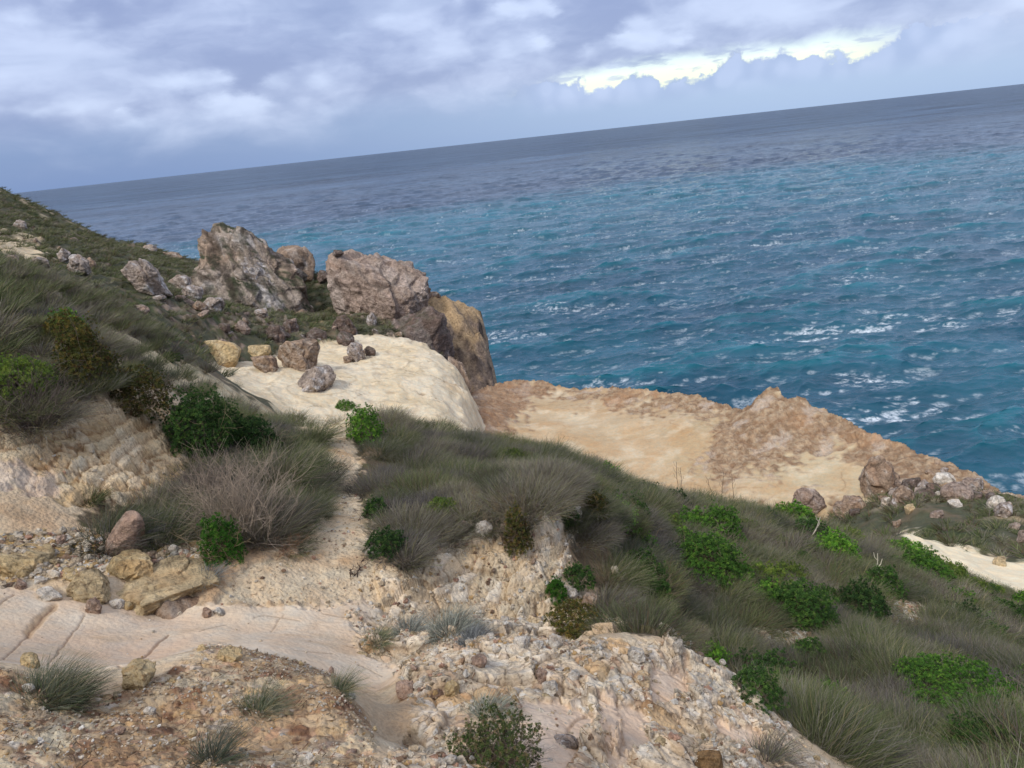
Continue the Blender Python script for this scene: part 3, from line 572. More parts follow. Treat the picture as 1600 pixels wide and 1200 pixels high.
#PART3
# ------------------------------------------------------------------ sea
def ocean_tile(Lt, n, wind, wdir, lmin, seed, hs):
    r_ = np.random.default_rng(seed); k1 = 2 * np.pi * np.fft.fftfreq(n, Lt / n); kx, ky = np.meshgrid(k1, k1, indexing='ij')
    k = np.hypot(kx, ky); k[0, 0] = 1
    Lw = wind ** 2 / 9.81; cosf = (kx * math.sin(wdir) + ky * math.cos(wdir)) / k
    ph = np.exp(-1 / (k * Lw) ** 2) / k ** 4 * np.abs(cosf) ** 3 * np.exp(-(k * lmin) ** 2) * np.where(cosf < 0, .15, 1); ph[0, 0] = 0
    H = (r_.normal(size=(n, n)) + 1j * r_.normal(size=(n, n))) * np.sqrt(ph)
    h = np.fft.ifft2(H).real; s = hs / 4 / h.std(); h *= s
    dx = np.fft.ifft2(-1j * kx / k * H).real * s; dy = np.fft.ifft2(-1j * ky / k * H).real * s
    gx = lambda a, ax: (np.roll(a, -1, ax) - np.roll(a, 1, ax)) / (2 * Lt / n)
    lam = 1.35
    J = (1 + lam * gx(dx, 0)) * (1 + lam * gx(dy, 1)) - lam * lam * gx(dx, 1) * gx(dy, 0)
    return h, dx * lam, dy * lam, J
def samp(a, Lt, x, y):
    n = a.shape[0]; fx = (x / Lt * n) % n; fy = (y / Lt * n) % n
    i = np.floor(fx).astype(int) % n; j = np.floor(fy).astype(int) % n; fx = fx - np.floor(fx); fy = fy - np.floor(fy)
    i2 = (i + 1) % n; j2 = (j + 1) % n
    return a[i, j] * (1 - fx) * (1 - fy) + a[i2, j] * fx * (1 - fy) + a[i, j2] * (1 - fx) * fy + a[i2, j2] * fx * fy
wd = rad(158)
tiles = [(263., ocean_tile(263., 1024, 7.8, wd, .22, 3, 2.3)), (97., ocean_tile(97., 512, 4.6, wd + .4, .1, 4, .85))]
sth = np.radians(np.concatenate([np.linspace(-180, -46, 40, endpoint=False), np.linspace(-46, 46, 1180, endpoint=False), np.linspace(46, 180, 41)]))
tt = np.concatenate([np.linspace(50 / 30., 50 / 74., 30, endpoint=False), np.linspace(50 / 74., 50 / 1500., 1000, endpoint=False), np.exp(np.linspace(math.log(50 / 1500.), math.log(50 / 90000.), 60))])
ST, SR = np.meshgrid(sth, 50 / tt, indexing='ij')
SX = SR * np.sin(ST); SY = SR * np.cos(ST)
fade = 1 - sstep(900, 3000, SR)
hh = 0; ddx = 0; ddy = 0; Jm = 0
for Lt, (h, dx, dy, J) in tiles:
    f_ = fade if Lt > 100 else 1 - sstep(150, 500, SR)
    hh = hh + samp(h, Lt, SX, SY) * f_; ddx = ddx + samp(dx, Lt, SX, SY) * f_; ddy = ddy + samp(dy, Lt, SX, SY) * f_
    Jm = Jm + (samp(J, Lt, SX, SY) - 1) * (1 if Lt > 100 else .5)
patch = fbm(SX, SY, 26, 4, 201); lace = ridged(SX, SY * 1.3, 3.2, 5, 205); lace2 = fbm(SX, SY, 1.1, 3, 207); _c, _s = math.cos(wd), math.sin(wd)
nearm = SR < 500; q_ = lambda p: np.quantile(Jm[nearm][::37], p)
jq = Jm + .0; big = sstep(-.05, .45, patch)
foam = sstep(q_(.12), q_(.015), jq) * (.35 + .65 * big) * sstep(.0, .45, lace + lace2 * .5)
foam = np.maximum(foam, sstep(.26, .5, patch + .45 * fbm(SX, SY, 9, 3, 209)) * sstep(.45, .8, lace + lace2 * .4) * sstep(q_(.8), q_(.25), jq) * .75)
# wash at the foot of the cliffs
sea_e = np.interp(ST, shelf_edge_th, shelf_edge_r + 7); wash = sstep(10, 1, SR - sea_e) * sstep(.0, .5, lace + lace2 * .6) * (ST > rad(-8))
sea_h = np.interp(ST, hth, hr + 24); wash2 = sstep(14, 2, SR - sea_h) * sstep(-.1, .4, lace + lace2 * .6) * (ST < rad(-4)); foam = np.clip(np.maximum(foam * (1 - .75 * sstep(350, 900, SR)), np.maximum(wash, wash2)), 0, 1) * (1 - sstep(900, 1600, SR))
SXd = SX - ddx * 1.; SYd = SY - ddy * 1.
nt2, nr2 = SR.shape; idx = np.arange(nt2 * nr2).reshape(nt2, nr2)
quads = np.stack([idx[:-1, :-1], idx[:-1, 1:], idx[1:, 1:], idx[1:, :-1]], -1).reshape(-1, 4)
me = mesh_from('sea', np.stack([SXd, SYd, hh], -1).reshape(-1, 3), quads)
# water colour: turquoise shallows, then ink blue: deep water plus cloud shadow painted in
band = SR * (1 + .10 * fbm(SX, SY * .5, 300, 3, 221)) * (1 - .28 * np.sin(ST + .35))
deep = sstep(520, 700, band)  # far tone also holds the painted cloud shadow
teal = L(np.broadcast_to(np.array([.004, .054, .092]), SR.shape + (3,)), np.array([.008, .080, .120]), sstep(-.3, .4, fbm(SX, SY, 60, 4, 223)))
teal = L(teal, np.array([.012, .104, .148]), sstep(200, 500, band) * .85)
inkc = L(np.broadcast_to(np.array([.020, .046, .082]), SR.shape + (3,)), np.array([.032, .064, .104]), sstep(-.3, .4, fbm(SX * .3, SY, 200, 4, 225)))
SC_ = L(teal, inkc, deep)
crest = sstep(.2, 1.0, hh) * (1 - deep); SC_ = SC_ * (1 - .0) + crest[..., None] * np.array([.0, .035, .035])
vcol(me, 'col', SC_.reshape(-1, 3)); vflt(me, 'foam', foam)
mt, k, b = principled('sea_water', .12, .5); b.inputs['IOR'].default_value = 1.33
pos = k.add('ShaderNodeNewGeometry').outputs['Position']
fm = k.attr('foam').outputs['Fac']; ca = k.attr('col').outputs['Color']
dist = k.add('ShaderNodeVectorMath', operation='LENGTH'); k.set(dist.inputs[0], pos); dist = dist.outputs['Value']
mapn = k.add('ShaderNodeMapping'); mapn.inputs['Rotation'].default_value = (0, 0, wd); mapn.inputs['Scale'].default_value = (.45, 1, 1); k.set(mapn.inputs[0], pos); pw = mapn.outputs[0]
b1_ = k.noise(pw, 1.1, 5, .6, .2); b2_ = k.noise(pw, .22, 5, .6, .3); b3_ = k.noise(pw, .035, 6, .62, .4); b4_ = k.noise(pw, .006, 6, .62, .4)
mid = k.ss(dist, 250, 900); far = k.ss(dist, 700, 4000)
nrm = k.bump(b1_, .16, 1.); 
bm = k.add('ShaderNodeBump'); k.set(bm.inputs['Height'], b3_); k.set(bm.inputs['Distance'], k.math('MULTIPLY', mid, 6.)); bm.inputs['Strength'].default_value = 1; k.set(bm.inputs['Normal'], nrm)
bm0 = k.add('ShaderNodeBump'); k.set(bm0.inputs['Height'], b2_); k.set(bm0.inputs['Distance'], k.ss(dist, 120, 600, .3, 1.6)); bm0.inputs['Strength'].default_value = 1; k.set(bm0.inputs['Normal'], bm.outputs[0])
bm2 = k.add('ShaderNodeBump'); k.set(bm2.inputs['Height'], b4_); k.set(bm2.inputs['Distance'], k.math('MULTIPLY', far, 30.)); bm2.inputs['Strength'].default_value = 1; k.set(bm2.inputs['Normal'], bm0.outputs[0])
k.set(b.inputs['Normal'], bm2.outputs[0])
k.set(b.inputs['Roughness'], k.ss(dist, 100, 2500, .10, .35))
# far whitecaps too small to mesh
wc = k.math('MULTIPLY', k.math('MULTIPLY', k.ss(k.noise(pw, .09, 5, .6), .70, .76), k.ss(b3_, .52, .64)), k.math('MULTIPLY', k.ss(dist, 250, 600), k.ss(dist, 1500, 600)))
fx_ = k.math('MULTIPLY', fm, k.ss(k.noise(pos, 1.6, 5, .65), .30, .62))
ft = k.math('MULTIPLY', k.math('MAXIMUM', fx_, wc, clamp=True), .88)
s1_ = k.noise(pw, .028, 6, .68, .3); s2_ = k.noise(pw, .0045, 7, .72, .5); s3_ = k.noise(pw, .11, 4, .65)
sf = k.math('ADD', k.math('MULTIPLY', k.math('SUBTRACT', s1_, .5), k.ss(dist, 150, 900, .5, 2.4)), k.math('ADD', k.math('MULTIPLY', k.math('SUBTRACT', s2_, .5), k.ss(dist, 400, 2000, 0., 3.6)), k.math('MULTIPLY', k.math('SUBTRACT', s3_, .5), .9)))
sf = k.math('MAXIMUM', k.math('ADD', sf, 1.), .25)
ca = k.mix(1., ca, k.comb(sf, sf, sf), 'MULTIPLY')
k.set(b.inputs['Specular IOR Level'], k.math('MULTIPLY', k.ss(dist, 250, 1300, .5, .13), k.math('ADD', .4, k.math('MULTIPLY', sf, .6))))
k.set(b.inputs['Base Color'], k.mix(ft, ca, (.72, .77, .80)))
k.set(b.inputs['Roughness'], k.mix(ft, k.comb(.1, .1, .1), (.8, .8, .8)))
rr = k.add('ShaderNodeMix', data_type='FLOAT'); k.set(rr.inputs[0], ft); k.set(rr.inputs[2], k.ss(dist, 100, 2500, .08, .3)); rr.inputs[3].default_value = .8
k.set(b.inputs['Roughness'], rr.outputs[0])
link('sea', me, mt, label='choppy blue green sea with scattered whitecaps', kind='structure')
print('sea', time.time() - T0)
#PART4
# ------------------------------------------------------------------ rocks
_ico = {}
def ico(n):
    if n not in _ico:
        bm = bmesh.new(); bmesh.ops.create_icosphere(bm, subdivisions=n, radius=1)
        _ico[n] = (np.array([v.co[:] for v in bm.verts]), np.array([[v.index for v in f.verts] for f in bm.faces])); bm.free()
    return _ico[n]
def n3(p, s_, oc=4, seed=0, rg=False):
    fn = ridged if rg else fbm; x, y, z = p.T
    return (fn(x + z * .37, y - z * .41, s_, oc, seed) + fn(y + x * .29, z + x * .33, s_, oc, seed + 11) + fn(z - y * .27, x + y * .31, s_, oc, seed + 23)) / 3 * 1.5
PAL = {
 'grey': dict(a=S(168,152,138), b=S(214,208,202), c=S(74,62,54), moss=.0, wh=.55),
 'tan': dict(a=S(162,138,116), b=S(200,188,174), c=S(82,66,54), moss=.0, wh=.35),
 'hero': dict(a=S(172,156,140), b=S(206,198,190), c=S(66,56,48), moss=.6, wh=.55),
 'pink': dict(a=S(174,152,136), b=S(196,182,170), c=S(78,62,54), moss=.1, wh=.3),
 'yellow': dict(a=S(206,180,134), b=S(218,200,164), c=S(140,108,72), moss=.0, wh=.3),
 'ochre': dict(a=S(198,176,138), b=S(214,192,150), c=S(120,92,62), moss=.0, wh=.4),
 'white': dict(a=S(216,204,186), b=S(232,226,214), c=S(140,118,98), moss=.0, wh=.5),
 'dark': dict(a=S(122,104,94), b=S(168,156,148), c=S(62,52,46), moss=.25, wh=.4),
 'rose': dict(a=S(188,158,136), b=S(206,186,168), c=S(120,90,74), moss=0, wh=.3),
 'brown': dict(a=S(158,124,84), b=S(176,146,104), c=S(110,80,54), moss=0, wh=.3),
}
def shape_rock(outline, depth, sub, seed, amp=.09, p=3.2, facets=9, pal='grey', strata=0, cliff=False, fine=.02, blocky=.5, chunks=22):
    """outline: (x, z) loop, star shaped round its middle; returns verts, faces, colour"""
    r_ = np.random.default_rng(seed); o = np.array(outline, float)
    c = np.array([(o[:, 0].min() + o[:, 0].max()) / 2, (o[:, 1].min() + o[:, 1].max()) / 2]); q = o - c
    ang = np.linspace(-np.pi, np.pi, 721); rp = np.zeros(721)
    for i in range(len(q)):
        a, b = q[i], q[(i + 1) % len(q)]; e_ = b - a; dx, dy = np.cos(ang), np.sin(ang)
        det = dx * (-e_[1]) + dy * e_[0]; det = np.where(np.abs(det) < 1e-9, 1e-9, det)
        t = (a[0] * (-e_[1]) + a[1] * e_[0]) / det; s_ = (dx * a[1] - dy * a[0]) / det
        ok = (t > 0) & (s_ >= -1e-6) & (s_ <= 1 + 1e-6); rp = np.where(ok, np.maximum(rp, t), rp)
    rp = np.where(rp <= 0, np.median(rp), rp)
    V, Fc = ico(sub); d = V
    rho = np.hypot(d[:, 0], d[:, 2]); R_ = np.interp(np.arctan2(d[:, 2], d[:, 0]), ang, rp)
    k = ((rho / R_) ** p + (np.abs(d[:, 1]) / depth) ** p) ** (-1 / p)
    size = (rp.mean() + depth) / 2
    for i in range(facets):
        n = r_.normal(size=3); n[1] = -abs(n[1]) - .25 if i % 2 == 0 else n[1]; n /= np.linalg.norm(n)
        hn = np.abs(n) @ np.array([rp[540 if n[0] >= 0 else 180] if 0 else np.interp(math.atan2(n[2], n[0]), ang, rp), depth, np.interp(math.atan2(n[2], n[0]), ang, rp)]) 
        h = (d @ n * k).max() * r_.uniform(.64, .86); dn = d @ n
        lim = np.where(dn > .05, h / np.maximum(dn, .05), 1e9); m_ = np.minimum(k, lim)
        k = np.where(lim < 1e8, m_ * .92 + k * .08, k)
    P = d * k[:, None]
    sp_ = r_.integers(0, len(V), chunks); cs_ = P[sp_]; tl = r_.normal(size=(chunks, 3)) * .30; of_ = r_.normal(0, .035, chunks) * size
    Pw = P + n3(P / size + seed, .5, 3, 61)[:, None] * size * .16
    d1_ = np.full(len(P), 1e9); d2_ = d1_.copy(); ii = np.zeros(len(P), int)
    for j in range(chunks):
        q_ = ((Pw - cs_[j]) ** 2).sum(1) ** .5; m1 = q_ < d1_; d2_ = np.where(m1, d1_, np.minimum(d2_, q_)); ii = np.where(m1, j, ii); d1_ = np.where(m1, q_, d1_)
    gap_ = sstep(0, .10 * size, d2_ - d1_); blk = (of_[ii] + (tl[ii] * (P - cs_[ii])).sum(1)) * blocky * gap_ - (1 - gap_) * .022 * size * blocky
    P = P * (1 + blk / np.maximum(np.linalg.norm(P, axis=1), 1e-6))[:, None]
    off = np.array([seed * 3.7, seed * 1.9, seed * 2.3])
    Q = P / size * 1. + off
    dis = n3(Q, .9, 5, 3) * amp * 1.6 + (n3(Q, .35, 4, 7, True) - .5) * amp * .8 + n3(Q, .12, 3, 9) * fine * 1.6
    zz = P[:, 2] / size + n3(Q, 1.2, 2, 5) * .25
    if strata: dis += strata * (np.abs(((zz * 5) % 1) - .5) - .25)
    P = P * (1 + dis[:, None])
    for ax, (lo_, hi_) in ((0, (q[:, 0].min(), q[:, 0].max())), (2, (q[:, 1].min(), q[:, 1].max()))):
        a0, a1 = P[:, ax].min(), P[:, ax].max(); P[:, ax] = lo_ + (P[:, ax] - a0) / (a1 - a0) * (hi_ - lo_)
    # normals for colour by facing (top ledges carry plants and lichen)
    tri = P[Fc]; fn_ = np.cross(tri[:, 1] - tri[:, 0], tri[:, 2] - tri[:, 0]); N = np.zeros(P.shape)
    for i in range(3): np.add.at(N, Fc[:, i], fn_)
    N /= np.linalg.norm(N, axis=1, keepdims=True) + 1e-9
    pl = PAL[pal]; col = np.broadcast_to(pl['a'], P.shape).astype(float).copy()
    def mx(c_, t): nonlocal col; col = col * (1 - t[:, None]) + c_ * t[:, None]
    mx(pl['b'], sstep(.02, .30, n3(Q, .5, 5, 31)) * pl['wh'] * 1.5 if 1 else 0)
    mx(pl['a'] * np.array([1.05, .88, .74]), sstep(.05, .4, n3(Q, 1.1, 4, 35)) * .6)
    mx(pl['c'], sstep(.40, .12, n3(Q, .42, 5, 37, True)) * .75)
    mx(pl['c'], sstep(.1, .45, n3(Q, .16, 4, 39)) * .5); mx(pl['c'] * .8, (1 - gap_) * .55 * sstep(-.2, .2, n3(Q, .4, 3, 63)))
    mx(pl['b'] * 1.05, sstep(.2, .5, n3(Q, .09, 3, 43)) * .5 * pl['wh'] * 1.6)
    if pl['moss']: mx(S(72, 76, 56), sstep(.25, .7, N[:, 2] + n3(Q, .5, 4, 41) * .6) * sstep(-.15, .25, n3(Q, .28, 5, 45)) * min(1, pl['moss'] * 2)); mx(S(60, 56, 46), sstep(.1, .5, N[:, 2]) * sstep(.0, .2, n3(Q, .13, 4, 46)) * pl['moss'])
    if pal == 'hero':
        stk = perlin(P[:, 0] * .9 + P[:, 2] * .25 + n3(Q, .5, 3, 51), P[:, 2] * .16, 9); mx(S(214, 206, 200), sstep(.15, .45, stk) * sstep(0, -1.5, P[:, 2] - .55 * P[:, 2].max()) * sstep(.6, .3, N[:, 2]) * .8); mx(S(74, 62, 54), sstep(.2, .5, -stk) * .6)
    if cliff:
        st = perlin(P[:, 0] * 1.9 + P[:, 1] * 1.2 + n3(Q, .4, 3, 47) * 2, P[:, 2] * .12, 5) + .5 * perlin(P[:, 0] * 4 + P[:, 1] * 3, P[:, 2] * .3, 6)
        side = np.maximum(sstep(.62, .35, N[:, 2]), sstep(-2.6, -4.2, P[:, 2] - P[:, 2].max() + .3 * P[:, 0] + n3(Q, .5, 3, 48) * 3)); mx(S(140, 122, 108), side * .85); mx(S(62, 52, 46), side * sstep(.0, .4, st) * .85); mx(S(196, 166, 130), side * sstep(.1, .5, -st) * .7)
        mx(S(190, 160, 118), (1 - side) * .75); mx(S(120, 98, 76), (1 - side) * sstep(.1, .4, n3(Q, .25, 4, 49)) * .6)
    return P + np.array([c[0], 0, c[1]]), Fc, np.clip(col, .03, .8)
def local_frame(u, v, D):
    p = P3(u, v, D); a = math.atan2(p[0], p[1])
    return p, np.array([math.cos(a), -math.sin(a), 0]), a
def plane_xy(u, v, p0, a):
    """point seen at (u,v) on the upright plane through p0 facing the viewer -> (x, z) in it"""
    d = ray(u, v); n = np.array([math.sin(a), math.cos(a), 0]); t = (p0 @ n) / (d @ n); q = d * t - p0
    return float(q @ np.array([math.cos(a), -math.sin(a), 0])), float(q[2])
def rock(name, outline, D, label, cat='boulder', group=None, depth=None, sub=5, seed=1, extra=None, sink=.22, free=False, flat=1., **kw):
    uv = np.array(outline, float)
    if len(uv) == 2:                                  # just a box: make a lumpy outline
        (x0, y0), (x1, y1) = uv; r_ = np.random.default_rng(seed); n = 9; t = np.linspace(0, 2 * np.pi, n, endpoint=False) + r_.uniform(-.25, .25, n)
        k = (np.abs(np.cos(t)) ** 2.6 + np.abs(np.sin(t)) ** 2.6) ** (-1 / 2.6) * r_.uniform(.86, 1.06, n)
        uv = np.stack([(x0 + x1) / 2 + (x1 - x0) / 2 * np.cos(t) * k, (y0 + y1) / 2 - (y1 - y0) / 2 * np.sin(t) * k], 1)
    uc = (uv[:, 0].min() + uv[:, 0].max()) / 2; vb = uv[:, 1].max()
    if D is None:
        h_ = hit(uc, vb - 2); D = h_[3] if h_ else 40
    if not free:
        h_ = hit(uc, vb - 1.5)
        if h_ is not None and abs(h_[3] / D - 1) < .35: D = h_[3]
    w_px = uv[:, 0].max() - uv[:, 0].min(); wm = w_px / FPX * D
    dep = depth if depth else wm * .42
    if D < 12 and not free and not depth: dep *= 1.25; flat *= .85
    p0, _, a = local_frame(uc, vb, D + (dep * .5 if free or D > 30 else dep * .35))
    loc = [plane_xy(x, y, p0, a) for x, y in uv]; zb_ = min(z for x, z in loc); loc = [(x, zb_ + (z - zb_) * flat) for x, z in loc]
    hgt = max(z for x, z in loc)
    loc = [(x, z - sink * hgt if z < .25 * hgt else z) for x, z in loc]
    if extra: loc += extra
    P, Fc, col = shape_rock(loc, dep, sub, seed, **kw)
    me = mesh_from(name, P, Fc); vcol(me, 'col', col)
    me.materials.append(M_rock)
    o = link(name, me, None, label=label, cat=cat, group=group, loc=(p0[0], p0[1], p0[2] + EYE)); o.rotation_euler = (0, 0, -a)
    return o
# the two great boulders and their neighbours
rock('giant_boulder', [(296,446),(290,420),(302,400),(305,375),(318,360),(345,349),(385,352),(410,370),(440,390),(470,406),(485,430),(490,460),(482,482),(470,497),(440,499),(415,488),(380,480),(350,470),(320,458)], 73, 'giant domed boulder with scrub on top and a white streaked face', depth=5.5, sub=7, seed=11, amp=.085, pal='hero', p=3.0, facets=3, fine=.05, chunks=90, blocky=.7, free=True)
rock('giant_boulder', [(513,410),(520,396),(545,391),(600,401),(640,411),(668,428),(669,470),(662,500),(640,528),(600,520),(560,500),(522,488),(512,450)], 70, 'giant squarish flat-topped boulder to the right of the domed one', depth=4.6, sub=7, seed=29, amp=.08, pal='pink', p=4., facets=5, fine=.045, chunks=80, blocky=.6, free=True)
rock('boulder', [(425,400),(435,386),(465,383),(486,396),(494,420),(470,446),(430,440)], 84, 'rounded brown boulder peeping out behind the giant domed boulder', sub=5, seed=5, pal='tan', depth=3, free=True)
rock('boulder', [(520,391),(534,391),(538,396),(530,401),(520,399)], 70, 'small cap rock perched on top of the flat-topped giant boulder', sub=4, seed=6, pal='dark', depth=.6, sink=0, free=True)
rock('sea_cliff', [(640,500),(652,474),(670,462),(690,457),(714,468),(736,484),(747,500),(754,520),(762,560),(768,600),(774,700),(700,700),(660,600),(640,545)], 74, 'tall headland cliff with a tan flat top falling to the sea', 'cliff', depth=8, sub=7, seed=37, amp=.045, fine=.03, pal='tan', p=4, facets=2, cliff=True, blocky=.9, chunks=220, strata=.012, extra=[(5.5, -34), (-6, -34)], sink=0, free=True)
rock('sea_cliff', [(722,560),(745,535),(758,528),(770,545),(776,565),(786,598),(800,680),(715,680),(712,610)], 69, 'lower striped cliff buttress at the foot of the headland', 'cliff', depth=4.5, sub=6, seed=38, amp=.06, pal='tan', p=3, facets=3, cliff=True, blocky=.25, chunks=40, extra=[(4.5, -30), (-5, -30)], sink=0, free=True)
rock('rock_outcrop', [(600,512),(640,488),(670,480),(690,498),(705,528),(714,566),(716,600),(690,590),(650,545),(615,530)], 65, 'dark craggy outcrop between the flat-topped giant boulder and the pale ledge', 'outcrop', depth=3, sub=6, seed=39, amp=.13, pal='dark', strata=.05, free=True)
rock('rock_outcrop', [(700,560),(722,566),(735,590),(732,640),(712,650),(700,600)], 60, 'narrow brown outcrop wedged against the right side of the pale ledge', 'outcrop', depth=2, sub=5, seed=40, amp=.13, pal='tan', free=True)
